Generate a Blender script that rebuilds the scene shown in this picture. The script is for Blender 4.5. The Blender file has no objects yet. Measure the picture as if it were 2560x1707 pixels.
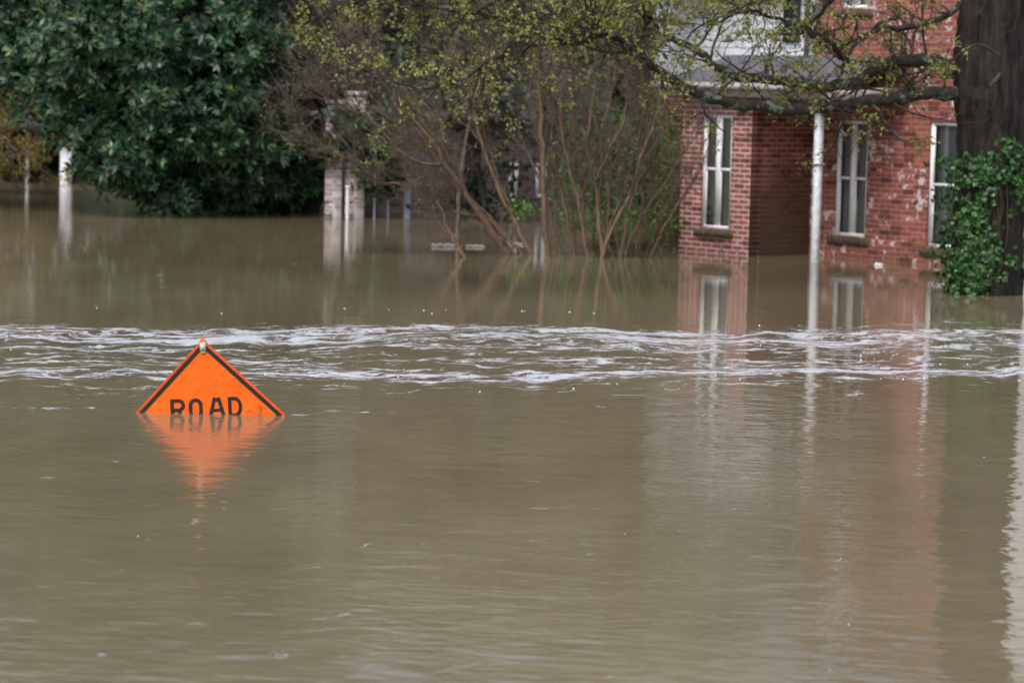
import bpy, math, numpy as np
from mathutils import Matrix, Vector
R = math.radians
sc = bpy.context.scene
# ---------------------------------------------------------------- camera
W0, H0, FPX, HORIZ = 2560.0, 1707.0, 7270.0, 200.0
CAMH = 2.42
roll = R(1.3)
pit = math.atan((H0/2-HORIZ)/FPX)
CP = np.array([0.0, 0.0, CAMH])
F = np.array([0, math.cos(pit), -math.sin(pit)])
U0 = np.array([0, math.sin(pit), math.cos(pit)])
R0 = np.array([1.0, 0, 0])
RR = math.cos(roll)*R0 + math.sin(roll)*U0
UU = -math.sin(roll)*R0 + math.cos(roll)*U0
cam = bpy.data.cameras.new('camera'); camo = bpy.data.objects.new('camera', cam)
sc.collection.objects.link(camo); sc.camera = camo
cam.sensor_width = 36; cam.lens = 36*FPX/W0; cam.clip_end = 1000; cam.clip_start = 0.5
m = Matrix.Identity(4)
for i in range(3):
    m[i][0] = RR[i]; m[i][1] = UU[i]; m[i][2] = -F[i]; m[i][3] = CP[i]
camo.matrix_world = m
cam.dof.use_dof = True; cam.dof.focus_distance = 20.7; cam.dof.aperture_fstop = 3.2
# ---------------------------------------------------------------- light
SUN_EL, SUN_AZ = R(52), R(205)      # azimuth of the sun seen from the scene, clockwise from +Y
w = bpy.data.worlds.new('World'); sc.world = w; w.use_nodes = True
nt = w.node_tree
sky = nt.nodes.new('ShaderNodeTexSky'); sky.sky_type = 'NISHITA'; sky.sun_disc = False
sky.sun_elevation = SUN_EL; sky.sun_rotation = SUN_AZ
sky.air_density = 1.0; sky.dust_density = 4.0; sky.ozone_density = 1.0
bg = nt.nodes['Background']; bg.inputs[1].default_value = 0.14
hs = nt.nodes.new('ShaderNodeHueSaturation'); hs.inputs['Saturation'].default_value = 0.72
nt.links.new(sky.outputs[0], hs.inputs['Color']); nt.links.new(hs.outputs[0], bg.inputs[0])
sl = bpy.data.lights.new('sun', 'SUN'); sl.energy = 1.0; sl.angle = R(25); sl.color = (1, .985, .96)
so = bpy.data.objects.new('sun', sl); sc.collection.objects.link(so)
sd = Vector((math.sin(SUN_AZ)*math.cos(SUN_EL), math.cos(SUN_AZ)*math.cos(SUN_EL), math.sin(SUN_EL)))
so.rotation_euler = (-sd).to_track_quat('-Z', 'Y').to_euler()
sc.view_settings.view_transform = 'Standard'; sc.view_settings.look = 'None'
sc.view_settings.gamma = 1.0; sc.view_settings.exposure = 0.62
sc.render.engine = 'CYCLES'

# ---------------------------------------------------------------- pixel helpers
def ray(px, py): return F + (px-W0/2)/FPX*RR + (H0/2-py)/FPX*UU
def at(px, py, Y):
    d = ray(px, py); return CP + d*(Y/d[1])
def onwater(px, py, z=0.0):
    d = ray(px, py); return CP + d*((z-CAMH)/d[2])
rng = np.random.default_rng(7)
def nrm(v):
    v = np.asarray(v, float); return v/np.maximum(np.linalg.norm(v, axis=-1, keepdims=True), 1e-9)

# ---------------------------------------------------------------- geometry collector (quads)
class G:
    def __init__(s): s.v = []; s.f = []; s.n = 0
    def add(s, v, f):
        v = np.asarray(v, float).reshape(-1, 3); s.v.append(v); s.f.append(np.asarray(f, int).reshape(-1, 4)+s.n); s.n += len(v)
    def quad(s, a, b, c, d): s.add([a, b, c, d], [[0, 1, 2, 3]])
    def obox(s, O, x, y, z, x0, x1, y0, y1, z0, z1):
        O, x, y, z = map(np.asarray, (O, x, y, z)); V = []
        for c in ((x0,y0,z0),(x1,y0,z0),(x1,y1,z0),(x0,y1,z0),(x0,y0,z1),(x1,y0,z1),(x1,y1,z1),(x0,y1,z1)):
            V.append(O+x*c[0]+y*c[1]+z*c[2])
        s.add(V, [[0,3,2,1],[4,5,6,7],[0,1,5,4],[1,2,6,5],[2,3,7,6],[3,0,4,7]])
    def tube(s, pts, rad, sides=6, bump=0.0, cap=True):
        pts = np.asarray(pts, float); rad = np.broadcast_to(np.asarray(rad, float), (len(pts),))
        t = np.gradient(pts, axis=0); t = nrm(t)
        ref = np.array([0, 1.0, 0]) if abs(t[0][1]) < .9 else np.array([1.0, 0, 0])
        V = []
        for i in range(len(pts)):
            a = ref - t[i]*np.dot(ref, t[i]); a = a/np.linalg.norm(a); b = np.cross(t[i], a); ref = a
            th = np.arange(sides)*2*math.pi/sides
            rr = rad[i]*(1+bump*rng.normal(0, 1, sides))
            V.append(pts[i] + np.outer(np.cos(th)*rr, a) + np.outer(np.sin(th)*rr, b))
        V = np.concatenate(V); k = len(pts); fs = []
        i = np.arange(k-1)[:, None]*sides; j = np.arange(sides)[None, :]; j2 = (j+1) % sides
        fs = np.stack([(i+j), (i+j2), (i+sides+j2), (i+sides+j)], -1).reshape(-1, 4)
        s.add(V, fs)
    def leaves(s, P, D, N, L, Wd, fold=.12):
        P = np.asarray(P); n = len(P); D = nrm(D); N = nrm(N)
        S = nrm(np.cross(D, N)); N = nrm(np.cross(S, D))
        L = np.broadcast_to(L, (n,))[:, None]; Wd = np.broadcast_to(Wd, (n,))[:, None]
        a = P; b = P+D*L*.5+S*Wd*.5+N*L*fold; c = P+D*L; d = P+D*L*.5-S*Wd*.5+N*L*fold
        V = np.stack([a, b, c, d], 1).reshape(-1, 3)
        s.add(V, np.arange(4*n).reshape(-1, 4))

ORIG = {}
def build(name, g, mat, parent=None, origin=None, smooth=False):
    v = np.concatenate(g.v); f = np.concatenate(g.f)
    o0 = ORIG[parent.name] if parent else (np.asarray(origin, float) if origin is not None else np.zeros(3))
    v = v-o0
    me = bpy.data.meshes.new(name)
    me.vertices.add(len(v)); me.vertices.foreach_set('co', v.astype(np.float32).ravel())
    me.loops.add(len(f)*4); me.loops.foreach_set('vertex_index', f.astype(np.int32).ravel())
    me.polygons.add(len(f)); me.polygons.foreach_set('loop_start', (np.arange(len(f))*4).astype(np.int32))
    me.polygons.foreach_set('loop_total', np.full(len(f), 4, np.int32))
    if smooth: me.polygons.foreach_set('use_smooth', np.ones(len(f), bool))
    me.materials.append(mat); me.update(calc_edges=True); me.validate()
    o = bpy.data.objects.new(name, me); sc.collection.objects.link(o)
    if parent: o.parent = parent
    else: o.location = o0
    ORIG[o.name] = o0
    return o
def tag(o, label, cat, group=None):
    o['label'] = label; o['category'] = cat
    if group: o['group'] = group
    return o
def thing(name, loc, label, cat, group=None):
    o = bpy.data.objects.new(name, None); sc.collection.objects.link(o)
    o.location = loc; o.empty_display_size = .2; ORIG[o.name] = np.asarray(loc, float)
    return tag(o, label, cat, group)

# ---------------------------------------------------------------- materials
class N:
    def __init__(s, name):
        s.m = bpy.data.materials.new(name); s.m.use_nodes = True; s.t = s.m.node_tree
        s.b = s.t.nodes['Principled BSDF']; s.out = s.t.nodes['Material Output']
    def new(s, ty, **k):
        n = s.t.nodes.new(ty)
        for a, b in k.items(): setattr(n, a, b)
        return n
    def put(s, inp, v):
        if isinstance(v, bpy.types.NodeSocket): s.t.links.new(v, inp)
        elif v is not None:
            if hasattr(inp.default_value, '__len__') and len(inp.default_value) == 4 and len(v) == 3: v = (*v, 1)
            inp.default_value = v
    def set(s, **k):
        for a, b in k.items(): s.put(s.b.inputs[a.replace('_', ' ')], b)
    def M(s, op, a, b=None, c=None, clamp=False):
        n = s.new('ShaderNodeMath', operation=op, use_clamp=clamp); s.put(n.inputs[0], a)
        if b is not None: s.put(n.inputs[1], b)
        if c is not None: s.put(n.inputs[2], c)
        return n.outputs[0]
    def coord(s, k='Object'): return s.new('ShaderNodeTexCoord').outputs[k]
    def mapp(s, v, scale=(1,1,1), loc=(0,0,0), rot=(0,0,0)):
        n = s.new('ShaderNodeMapping'); s.put(n.inputs[0], v); n.inputs[1].default_value = loc; n.inputs[2].default_value = rot; n.inputs[3].default_value = scale
        return n.outputs[0]
    def noise(s, v, scale=5, detail=4, rough=.5, dist=0):
        n = s.new('ShaderNodeTexNoise'); s.put(n.inputs['Vector'], v); n.inputs['Scale'].default_value = scale
        n.inputs['Detail'].default_value = detail; n.inputs['Roughness'].default_value = rough; n.inputs['Distortion'].default_value = dist
        return n.outputs[0]
    def ramp(s, f, stops, interp='LINEAR'):
        n = s.new('ShaderNodeValToRGB'); s.put(n.inputs[0], f); r = n.color_ramp; r.interpolation = interp
        while len(r.elements) < len(stops): r.elements.new(.5)
        for e, (p, c) in zip(r.elements, stops):
            e.position = p; e.color = (*c, 1) if hasattr(c, '__len__') else (c, c, c, 1)
        return n.outputs[0]
    def mix(s, f, a, b, ty='MIX'):
        n = s.new('ShaderNodeMix', data_type='RGBA', blend_type=ty); s.put(n.inputs[0], f); s.put(n.inputs[6], a); s.put(n.inputs[7], b)
        return n.outputs[2]
    def bump(s, h, dist=.01, strength=1):
        n = s.new('ShaderNodeBump'); s.put(n.inputs['Height'], h); n.inputs['Distance'].default_value = dist; n.inputs['Strength'].default_value = strength
        s.t.links.new(n.outputs[0], s.b.inputs['Normal']); return n

def leafmat(name, stops, rough=.45, trans=.25, spec=.5):
    n = N(name); g = n.new('ShaderNodeNewGeometry')
    c = n.ramp(g.outputs['Random Per Island'], stops)
    n.set(Base_Color=c, Roughness=rough, Specular_IOR_Level=spec)
    tr = n.new('ShaderNodeBsdfTranslucent'); n.put(tr.inputs[0], c)
    mx = n.new('ShaderNodeMixShader'); mx.inputs[0].default_value = trans
    n.t.links.new(n.b.outputs[0], mx.inputs[1]); n.t.links.new(tr.outputs[0], mx.inputs[2]); n.t.links.new(mx.outputs[0], n.out.inputs[0])
    return n.m
def barkmat(name, dark, light, lichen=None, amt=.55, sc_=8, stretch=.25):
    n = N(name); co = n.coord()
    f = n.noise(n.mapp(co, (1, 1, stretch)), sc_*3, 5, .7)
    c = n.ramp(f, [(.35, dark), (.65, light)])
    if lichen:
        l = n.noise(co, sc_, 5, .65)
        k = n.ramp(l, [(amt, 0), (amt+.05, 1)])
        l2 = n.noise(co, sc_*.5, 3, .5)
        lc = n.ramp(l2, [(.42, (.05, .09, .03)), (.55, lichen)])
        c = n.mix(k, c, lc)
    n.set(Base_Color=c, Roughness=.9, Specular_IOR_Level=.25); n.bump(f, .05 if sc_ < 4.5 else .02, 1.0)
    return n.m
def plain(name, col, rough=.6, var=.15, sc_=6, metal=0, bump=0, spec=.4):
    n = N(name); f = n.noise(n.coord(), sc_, 5, .6)
    lo = tuple(c*(1-var) for c in col); hi = tuple(min(1, c*(1+var)) for c in col)
    n.set(Base_Color=n.ramp(f, [(.3, lo), (.7, hi)]), Roughness=rough, Metallic=metal, Specular_IOR_Level=spec)
    if bump: n.bump(f, bump, 1)
    return n.m
def brickmat(name, du, c1, c2, mortar, white=None, wamt=.62, low_dark=None, msize=.011):
    n = N(name); co = n.coord()
    dt = n.new('ShaderNodeVectorMath', operation='DOT_PRODUCT'); n.put(dt.inputs[0], co); dt.inputs[1].default_value = tuple(du)
    sp = n.new('ShaderNodeSeparateXYZ'); n.put(sp.inputs[0], co)
    cb = n.new('ShaderNodeCombineXYZ'); n.put(cb.inputs[0], dt.outputs['Value']); n.put(cb.inputs[1], sp.outputs[2])
    b = n.new('ShaderNodeTexBrick'); n.put(b.inputs['Vector'], cb.outputs[0])
    b.inputs['Scale'].default_value = 1; b.inputs['Mortar Size'].default_value = msize; b.inputs['Mortar Smooth'].default_value = .3
    b.inputs['Brick Width'].default_value = .212; b.inputs['Row Height'].default_value = .073; b.inputs['Bias'].default_value = 0
    big = n.noise(co, 1.7, 4, .6); fine = n.noise(co, 25, 4, .6)
    v1 = n.mix(n.ramp(big, [(.35, 0), (.65, 1)]), c1, tuple(x*.75 for x in c1))
    n.put(b.inputs['Color1'], v1); n.put(b.inputs['Color2'], (*c2, 1)); n.put(b.inputs['Mortar'], (*mortar, 1))
    # a second brick pattern with another bias gives the odd dark or burnt brick
    c = b.outputs[0]
    wn = n.new('ShaderNodeTexWhiteNoise', noise_dimensions='2D')
    fl = n.new('ShaderNodeVectorMath', operation='SNAP'); n.put(fl.inputs[0], cb.outputs[0]); fl.inputs[1].default_value = (.212, .073, 1)
    n.put(wn.inputs['Vector'], fl.outputs[0])
    odd = n.ramp(wn.outputs[0], [(0, .45), (.12, .55), (.2, 1), (.8, 1), (.9, 1.25)])
    c = n.mix(1.0, c, odd, 'MULTIPLY')
    c = n.mix(n.ramp(fine, [(.3, .5), (.75, 0)]), c, n.mix(1.0, c, (.6, .55, .5, 1), 'MULTIPLY'))
    if white:
        wf = n.noise(co, 9, 3, .6); wb = n.noise(co, 1.6, 2, .5)
        wsum = n.M('ADD', wf, n.M('MULTIPLY', n.M('SUBTRACT', wb, .5), .5))
        pw = n.ramp(wn.outputs[0], [(.72, 0), (.78, .09)])
        wsum = n.M('ADD', wsum, pw)
        c = n.mix(n.ramp(wsum, [(wamt, 0), (wamt+.05, .85)]), c, (*white, 1))
    if low_dark:  # mixes a dark brown in towards the bottom of the wall
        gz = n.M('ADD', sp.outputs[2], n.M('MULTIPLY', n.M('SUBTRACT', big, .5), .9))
        c = n.mix(n.ramp(gz, [(0, .85), (.95, .75), (1.0, 0)]) if False else n.ramp(n.M('MULTIPLY', gz, .5), [(.0, .95), (.42, .86), (.78, .12)]), c, (*low_dark, 1))
    n.set(Base_Color=c, Roughness=.85, Specular_IOR_Level=.3)
    n.bump(n.M('ADD', n.M('MULTIPLY', b.outputs['Fac'], -1), n.M('MULTIPLY', fine, .4)), .006, .8)
    return n.m

# ---------------------------------------------------------------- WATER
def water_mat():
    n = N('muddy_water'); g = n.new('ShaderNodeNewGeometry'); P = g.outputs['Position']
    sp = n.new('ShaderNodeSeparateXYZ'); n.put(sp.inputs[0], P); X, Y = sp.outputs[0], sp.outputs[1]
    # silt colour
    s1 = n.noise(n.mapp(P, (.25, .12, 1)), 1, 4, .55)
    s2 = n.noise(n.mapp(P, (1.2, .5, 1)), 1, 4, .6)
    silt = n.ramp(n.M('ADD', n.M('MULTIPLY', s1, .6), n.M('MULTIPLY', s2, .4)), [(.36, (.155, .125, .074)), (.64, (.222, .187, .116))])
    # sky reflections on a rippled band, painted as pale streaks, slanting away to the right
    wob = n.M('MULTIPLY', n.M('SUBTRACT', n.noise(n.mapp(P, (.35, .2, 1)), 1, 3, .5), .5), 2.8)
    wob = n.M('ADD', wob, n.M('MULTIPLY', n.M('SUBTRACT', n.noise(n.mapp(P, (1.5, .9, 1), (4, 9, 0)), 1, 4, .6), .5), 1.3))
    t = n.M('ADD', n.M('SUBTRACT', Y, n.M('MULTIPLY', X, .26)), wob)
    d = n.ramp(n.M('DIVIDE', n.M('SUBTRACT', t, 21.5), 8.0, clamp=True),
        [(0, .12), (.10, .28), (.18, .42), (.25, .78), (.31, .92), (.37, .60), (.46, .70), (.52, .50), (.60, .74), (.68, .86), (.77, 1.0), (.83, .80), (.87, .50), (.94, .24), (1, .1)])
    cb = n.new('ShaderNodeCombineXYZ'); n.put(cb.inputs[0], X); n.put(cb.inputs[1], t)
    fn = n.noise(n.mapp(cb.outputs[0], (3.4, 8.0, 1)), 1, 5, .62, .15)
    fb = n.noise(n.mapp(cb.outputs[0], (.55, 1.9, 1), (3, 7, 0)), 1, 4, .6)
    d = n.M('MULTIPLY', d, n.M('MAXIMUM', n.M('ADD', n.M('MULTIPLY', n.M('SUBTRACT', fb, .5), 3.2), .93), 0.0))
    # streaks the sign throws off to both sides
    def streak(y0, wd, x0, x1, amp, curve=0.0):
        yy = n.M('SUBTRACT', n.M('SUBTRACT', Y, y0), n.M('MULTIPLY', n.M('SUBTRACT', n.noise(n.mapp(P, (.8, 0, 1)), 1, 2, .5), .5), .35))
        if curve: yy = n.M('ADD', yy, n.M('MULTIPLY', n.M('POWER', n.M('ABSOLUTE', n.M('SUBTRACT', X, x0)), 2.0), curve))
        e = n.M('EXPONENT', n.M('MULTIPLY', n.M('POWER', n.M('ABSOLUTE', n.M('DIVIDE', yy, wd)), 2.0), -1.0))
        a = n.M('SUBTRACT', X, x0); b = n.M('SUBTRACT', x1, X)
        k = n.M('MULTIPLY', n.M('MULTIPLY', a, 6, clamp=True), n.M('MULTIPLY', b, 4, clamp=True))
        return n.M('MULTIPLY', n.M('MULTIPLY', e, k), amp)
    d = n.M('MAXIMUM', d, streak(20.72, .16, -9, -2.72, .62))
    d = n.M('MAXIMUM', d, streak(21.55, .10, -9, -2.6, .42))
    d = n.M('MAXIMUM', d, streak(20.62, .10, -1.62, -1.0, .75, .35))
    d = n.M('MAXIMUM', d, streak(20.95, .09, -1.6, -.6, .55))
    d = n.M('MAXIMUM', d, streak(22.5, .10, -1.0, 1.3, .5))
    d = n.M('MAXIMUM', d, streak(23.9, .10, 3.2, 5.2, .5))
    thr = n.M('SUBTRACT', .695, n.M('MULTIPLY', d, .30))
    sky_glint_foam = n.M('DIVIDE', n.M('SUBTRACT', fn, thr), .12, clamp=True)
    sky_glint_foam = n.M('MULTIPLY', sky_glint_foam, n.M('GREATER_THAN', d, .02))
    sky_glint_foam = n.M('MULTIPLY', sky_glint_foam, n.M('ADD', n.M('MULTIPLY', n.noise(n.mapp(cb.outputs[0], (5, 20, 1)), 1, 3, .6), 1.1), .30, clamp=True))
    col = n.mix(sky_glint_foam, silt, (.60, .61, .68, 1))  # bluish white of the mirrored sky painted over the silt, wake foam included
    n.set(Base_Color=col, Roughness=n.M('ADD', n.M('MULTIPLY', sky_glint_foam, .5), .018), IOR=1.333, Specular_IOR_Level=.5)
    # ripples: fuller near the camera, nearly still under the trees
    calm = n.ramp(n.M('DIVIDE', Y, 60.0), [(0, 1.0), (.34, .85), (.42, .62), (.50, .30), (.60, .17), (.70, .22), (.82, .60), (.92, 1.0)])
    calm = n.M('ADD', calm, n.M('MULTIPLY', n.M('DIVIDE', n.M('SUBTRACT', Y, 51.0), 8.0, clamp=True), 3.0))
    pw = n.mapp(P, (1, 1, 1), (0, 0, 0), (0, 0, R(6)))
    n1 = n.noise(n.mapp(pw, (2.6, 3.1, 1)), 1, 2, .5, .4)
    n2 = n.noise(n.mapp(pw, (3.5, 8, 1)), 1, 3, .55, .3)
    n3 = n.noise(n.mapp(pw, (9, 24, 1)), 1, 3, .6)
    patch = n.M('ADD', n.M('MULTIPLY', n.noise(n.mapp(P, (.5, .5, 1)), 1, 2, .5), 1.6), .2)
    h = n.M('ADD', n.M('MULTIPLY', n1, .0072), n.M('ADD', n.M('MULTIPLY', n2, n.M('MULTIPLY', patch, .0036)), n.M('MULTIPLY', n3, n.M('MULTIPLY', patch, .0009))))
    h = n.M('ADD', n.M('MULTIPLY', h, calm), n.M('MULTIPLY', sky_glint_foam, .0012))
    n.bump(h, 1.0, 1.0)
    return n.m
g = G(); g.quad((-400, -60, 0), (400, -60, 0), (400, 400, 0), (-400, 400, 0))
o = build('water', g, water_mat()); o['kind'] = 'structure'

# ground: flooded plain that climbs out of the water behind the trees
n = N('lawn_and_leaf_litter'); co = n.coord()
n.set(Base_Color=n.ramp(n.noise(co, 1.4, 6, .7), [(.35, (.035, .055, .018)), (.55, (.055, .085, .022)), (.7, (.075, .06, .03))]), Roughness=.95)
n.bump(n.noise(co, 30, 3, .7), .05)
xs = np.linspace(-500, 500, 101); ys = np.concatenate([np.linspace(-80, 58, 20), np.linspace(60, 90, 31), np.linspace(95, 600, 40)])
XX, YY = np.meshgrid(xs, ys); 
ZZ = np.where(YY < 60, -1.3, np.where(YY < 67, -1.3+(YY-60)*.27, .6+(YY-67)*.06))
ZZ = np.minimum(ZZ, 14)+.12*np.sin(XX*.4+YY*.2)*(YY > 62)
V = np.stack([XX, YY, ZZ], -1).reshape(-1, 3); ny, nx = XX.shape
I = (np.arange(ny-1)[:, None]*nx+np.arange(nx-1)[None, :]).ravel()
g = G(); g.add(V, np.stack([I, I+1, I+nx+1, I+nx], 1)); o = build('ground', g, n.m, smooth=True); o['kind'] = 'structure'

# ---------------------------------------------------------------- ROAD SIGN
def make_sign():
    Cs = onwater(517, 1035); Cs[2] = -.025
    a = R(3.7)
    s = np.array([math.cos(a), 0, math.sin(a)]); t = np.array([-math.sin(a), 0, math.cos(a)])
    nn = np.array([0, -1.0, 0])
    root = thing('road_sign', Cs, 'orange diamond road work sign with black ROAD lettering half sunk in the flood', 'road sign')
    H = .562
    # orange sheeting with sewn diamond grid and scuffs
    m = N('orange_sheeting'); co = m.coord()
    f1 = m.noise(co, 7, 5, .6); f2 = m.noise(m.mapp(co, (1, 1, 1)), 22, 5, .7)
    sp = m.new('ShaderNodeSeparateXYZ'); m.put(sp.inputs[0], co)
    p = m.M('ADD', sp.outputs[0], sp.outputs[2]); q = m.M('SUBTRACT', sp.outputs[0], sp.outputs[2])
    def line(v): return m.M('LESS_THAN', m.M('ABSOLUTE', m.M('SUBTRACT', m.M('FRACT', m.M('DIVIDE', v, .034)), .5)), .05)
    grid = m.M('MAXIMUM', line(p), line(q))
    c = m.ramp(f1, [(.3, (.76, .105, .003)), (.7, (.95, .165, .007))])
    c = m.mix(m.M('MULTIPLY', grid, .38), c, (.45, .06, .004, 1))
    scuff = m.M('MULTIPLY', m.ramp(f2, [(.52, 0), (.60, 1)]), m.ramp(m.noise(co, 4, 2, .5), [(.48, 0), (.62, .7)]))
    c = m.mix(scuff, c, (.22, .055, .02, 1))
    m.set(Base_Color=c, Roughness=.38, Specular_IOR_Level=.35)
    m.bump(m.noise(co, 5, 2, .5), .012, .6)
    g = G()
    # sheet slightly billowed between the cross-braces
    K = 24; V = []; 
    for i in range(K+1):
        for j in range(K+1):
            uu, vv = i/K*2-1, j/K*2-1
            S = (uu-vv)/2*H; T = (uu+vv)/2*H
            bul = -.006*(1-uu*uu)*(1-vv*vv)*0
            V.append(Cs+s*S+t*T+nn*bul)
    I = (np.arange(K)[:, None]*(K+1)+np.arange(K)[None, :]).ravel()
    g.add(V, np.stack([I, I+K+1, I+K+2, I+1], 1))
    back = [v-nn*.004 for v in V]
    g.add(back, np.stack([I, I+1, I+K+2, I+K+1], 1))
    c4 = [Cs+t*H, Cs+s*H, Cs-t*H, Cs-s*H]
    for i in range(4):
        p1, p2 = c4[i], c4[(i+1) % 4]; g.quad(p1, p2, p2-nn*.004, p1-nn*.004)
    panel = build('panel', g, m.m, root)
    blk = plain('black_vinyl', (.012, .012, .014), .45, .3, 20)
    # black border: four mitred bars inset from the edge
    def ring(h0, h1, off):
        g = G()
        o_ = [np.array(v) for v in ((0, h0), (h0, 0), (0, -h0), (-h0, 0))]; i_ = [np.array(v) for v in ((0, h1), (h1, 0), (0, -h1), (-h1, 0))]
        P = lambda v, d: Cs+s*v[0]+t*v[1]+nn*d
        for k in range(4):
            a_, b_, c_, d_ = o_[k], o_[(k+1) % 4], i_[(k+1) % 4], i_[k]
            g.quad(P(a_, off), P(b_, off), P(c_, off), P(d_, off)); g.quad(P(a_, .001), P(b_, .001), P(b_, off), P(a_, off)); g.quad(P(d_, off), P(c_, off), P(c_, .001), P(d_, .001))
        return g
    build('border', ring(H-.024, H-.065, .003), blk, root)
    # hemmed rim a shade redder
    rim = plain('faded_orange_hem', (.72, .085, .012), .55, .2, 14)
    build('hem', ring(H+.001, H-.012, .0035), rim, root)
    # letters
    def ribbon(g, pts, w_, closed=False, cut=None):
        P_ = np.asarray(pts, float); k = len(P_)
        L_, R_ = [], []
        for i in range(k):
            if closed: d0 = nrm(P_[i]-P_[i-1]); d1 = nrm(P_[(i+1) % k]-P_[i])
            else:
                d1 = nrm(P_[min(i+1, k-1)]-P_[min(i, k-2)]); d0 = nrm(P_[max(i, 1)]-P_[max(i-1, 0)])
            n0 = np.array([-d0[1], d0[0]]); n1 = np.array([-d1[1], d1[0]]); mm = nrm(n0+n1)
            l = w_/2/max(.35, float(np.dot(mm, n0))); L_.append(P_[i]+mm*l); R_.append(P_[i]-mm*l)
        Q = lambda v, d: Cs+s*v[0]+t*v[1]+nn*d
        for i in range(k if closed else k-1):
            j = (i+1) % k
            g.quad(Q(R_[i], .003), Q(R_[j], .003), Q(L_[j], .003), Q(L_[i], .003))
            g.quad(Q(L_[i], .003), Q(L_[j], .003), Q(L_[j], .001), Q(L_[i], .001)); g.quad(Q(R_[i], .001), Q(R_[j], .001), Q(R_[j], .003), Q(R_[i], .003))
    def box(g, x0, y0, x1, y1): ribbon(g, [((x0+x1)/2, y0), ((x0+x1)/2, y1)], x1-x0)
    lw, hh = .0255, .146; wl = .099
    top = .142; by = top-hh
    def arc(cx, cy, rx, ry, a0, a1, n_=8):
        return [(cx+rx*math.cos(R(a0+(a1-a0)*i/n_)), cy+ry*math.sin(R(a0+(a1-a0)*i/n_))) for i in range(n_+1)]
    def L_R(x):
        g = G(); box(g, x, by, x+lw, top); y1 = top-lw/2; y2 = top-hh*.55; r = (y1-y2)/2
        ribbon(g, [(x+lw, y1)]+arc(x+wl-r-lw/2+.006, (y1+y2)/2, r, r, 90, -90)+[(x+lw, y2)], lw)
        yy = y2-lw/2-.0002; ribbon(g, [(x+wl*.60, yy), (x+wl-.006, by)], lw*1.02); return g
    def L_O(x):
        g = G(); rx = (wl-lw)/2; cx = x+wl/2; rr = rx
        pts = arc(cx, top-lw/2-rr, rx, rr, 0, 180, 12)+arc(cx, by+lw/2+rr, rx, rr, 180, 360, 12); ribbon(g, pts, lw, True); return g
    def L_A(x):
        g = G(); wa = wl*1.12; cx = x+wa/2
        k = lw*.98
        ribbon(g, [(x+k*.45, by), (cx-k*.22, top), ], k); 
        ribbon(g, [(cx+k*.80, top), (x+wa+k*.1, by)], k)
        g2 = [(cx-k*.22+k*.5, top), (cx+k*.80-k*.5, top)]
        yb = by+hh*.30; 
        Q = lambda v, d: Cs+s*v[0]+t*v[1]+nn*d
        # infill at the apex and crossbar
        def xin(y, side):
            f = (y-by)/hh
            return (x+k*.45+(cx-k*.22-x-k*.45)*f+k*.52) if side < 0 else (x+wa+k*.1+(cx+k*.80-x-wa-k*.1)*f-k*.52)
        y0, y1 = yb, yb+lw*.85
        g.quad(Q((xin(y0, -1), y0), .0027), Q((xin(y0, 1), y0), .0027), Q((xin(y1, 1), y1), .0027), Q((xin(y1, -1), y1), .0027))
        y0, y1 = top-.03, top+.0035
        g.quad(Q((xin(y0, -1), y0), .0027), Q((xin(y0, 1), y0), .0027), Q((xin(y1, 1)+.001, y1), .0027), Q((xin(y1, -1)-.001, y1), .0027))
        return g
    def L_D(x):
        g = G(); box(g, x, by, x+lw, top); y1 = top-lw/2; y2 = by+lw/2; rx = wl*.5
        ribbon(g, [(x+lw, y1), (x+wl*.45, y1)]+arc(x+wl*.48, (y1+y2)/2, rx-lw*.35, (y1-y2)/2, 80, -80, 12)+[(x+wl*.45, y2), (x+lw, y2)], lw); return g
    x0 = -.255
    for fn, x in ((L_R, x0), (L_O, x0+.131), (L_A, x0+.268), (L_D, x0+.411)): build('letter', fn(x), blk, root)
    # clip at the apex: pale plastic pocket with an orange cap
    g = G(); g.obox(Cs, s, t, nn, -.022, .022, H-.085, H-.022, .004, .016); g.obox(Cs, s, t, nn, -.014, .014, H-.100, H-.085, .004, .012)
    g.obox(Cs, s, t, nn, -.015, .015, H-.075, H-.032, .016, .021)
    build('corner_clip', g, plain('scuffed_plastic', (.52, .50, .47), .5, .45, 60), root)
    g = G(); 
    for (a0, b0, h0, h1) in ((.030, .017, H-.022, H-.004), (.017, .006, H-.004, H+.010)):
        P = lambda x, y, d: Cs+s*x+t*y+nn*d
        for d in (.014, -.008): g.quad(P(-a0, h0, d), P(a0, h0, d), P(b0, h1, d), P(-b0, h1, d))
        g.quad(P(-a0, h0, .014), P(-b0, h1, .014), P(-b0, h1, -.008), P(-a0, h0, -.008)); g.quad(P(a0, h0, .014), P(a0, h0, -.008), P(b0, h1, -.008), P(b0, h1, .014))
        g.quad(P(-b0, h1, .014), P(b0, h1, .014), P(b0, h1, -.008), P(-b0, h1, -.008))
    build('corner_cap', g, plain('orange_plastic', (.95, .17, .04), .4, .1, 30), root)
    # brace poles behind the sheet and the mast below
    g = G(); g.tube([Cs-t*(H-.02)-nn*.012, Cs+t*(H-.02)-nn*.012], .008, 8); g.tube([Cs-s*(H-.02)-nn*.03, Cs+s*(H-.02)-nn*.03], .008, 8)
    g.tube([Cs-t*(H-.05)-nn*.02, Cs-t*(H+.9)-nn*.02], .02, 8)
    build('brace', g, plain('fibreglass_rod', (.3, .3, .3), .5), root)
make_sign()

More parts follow.
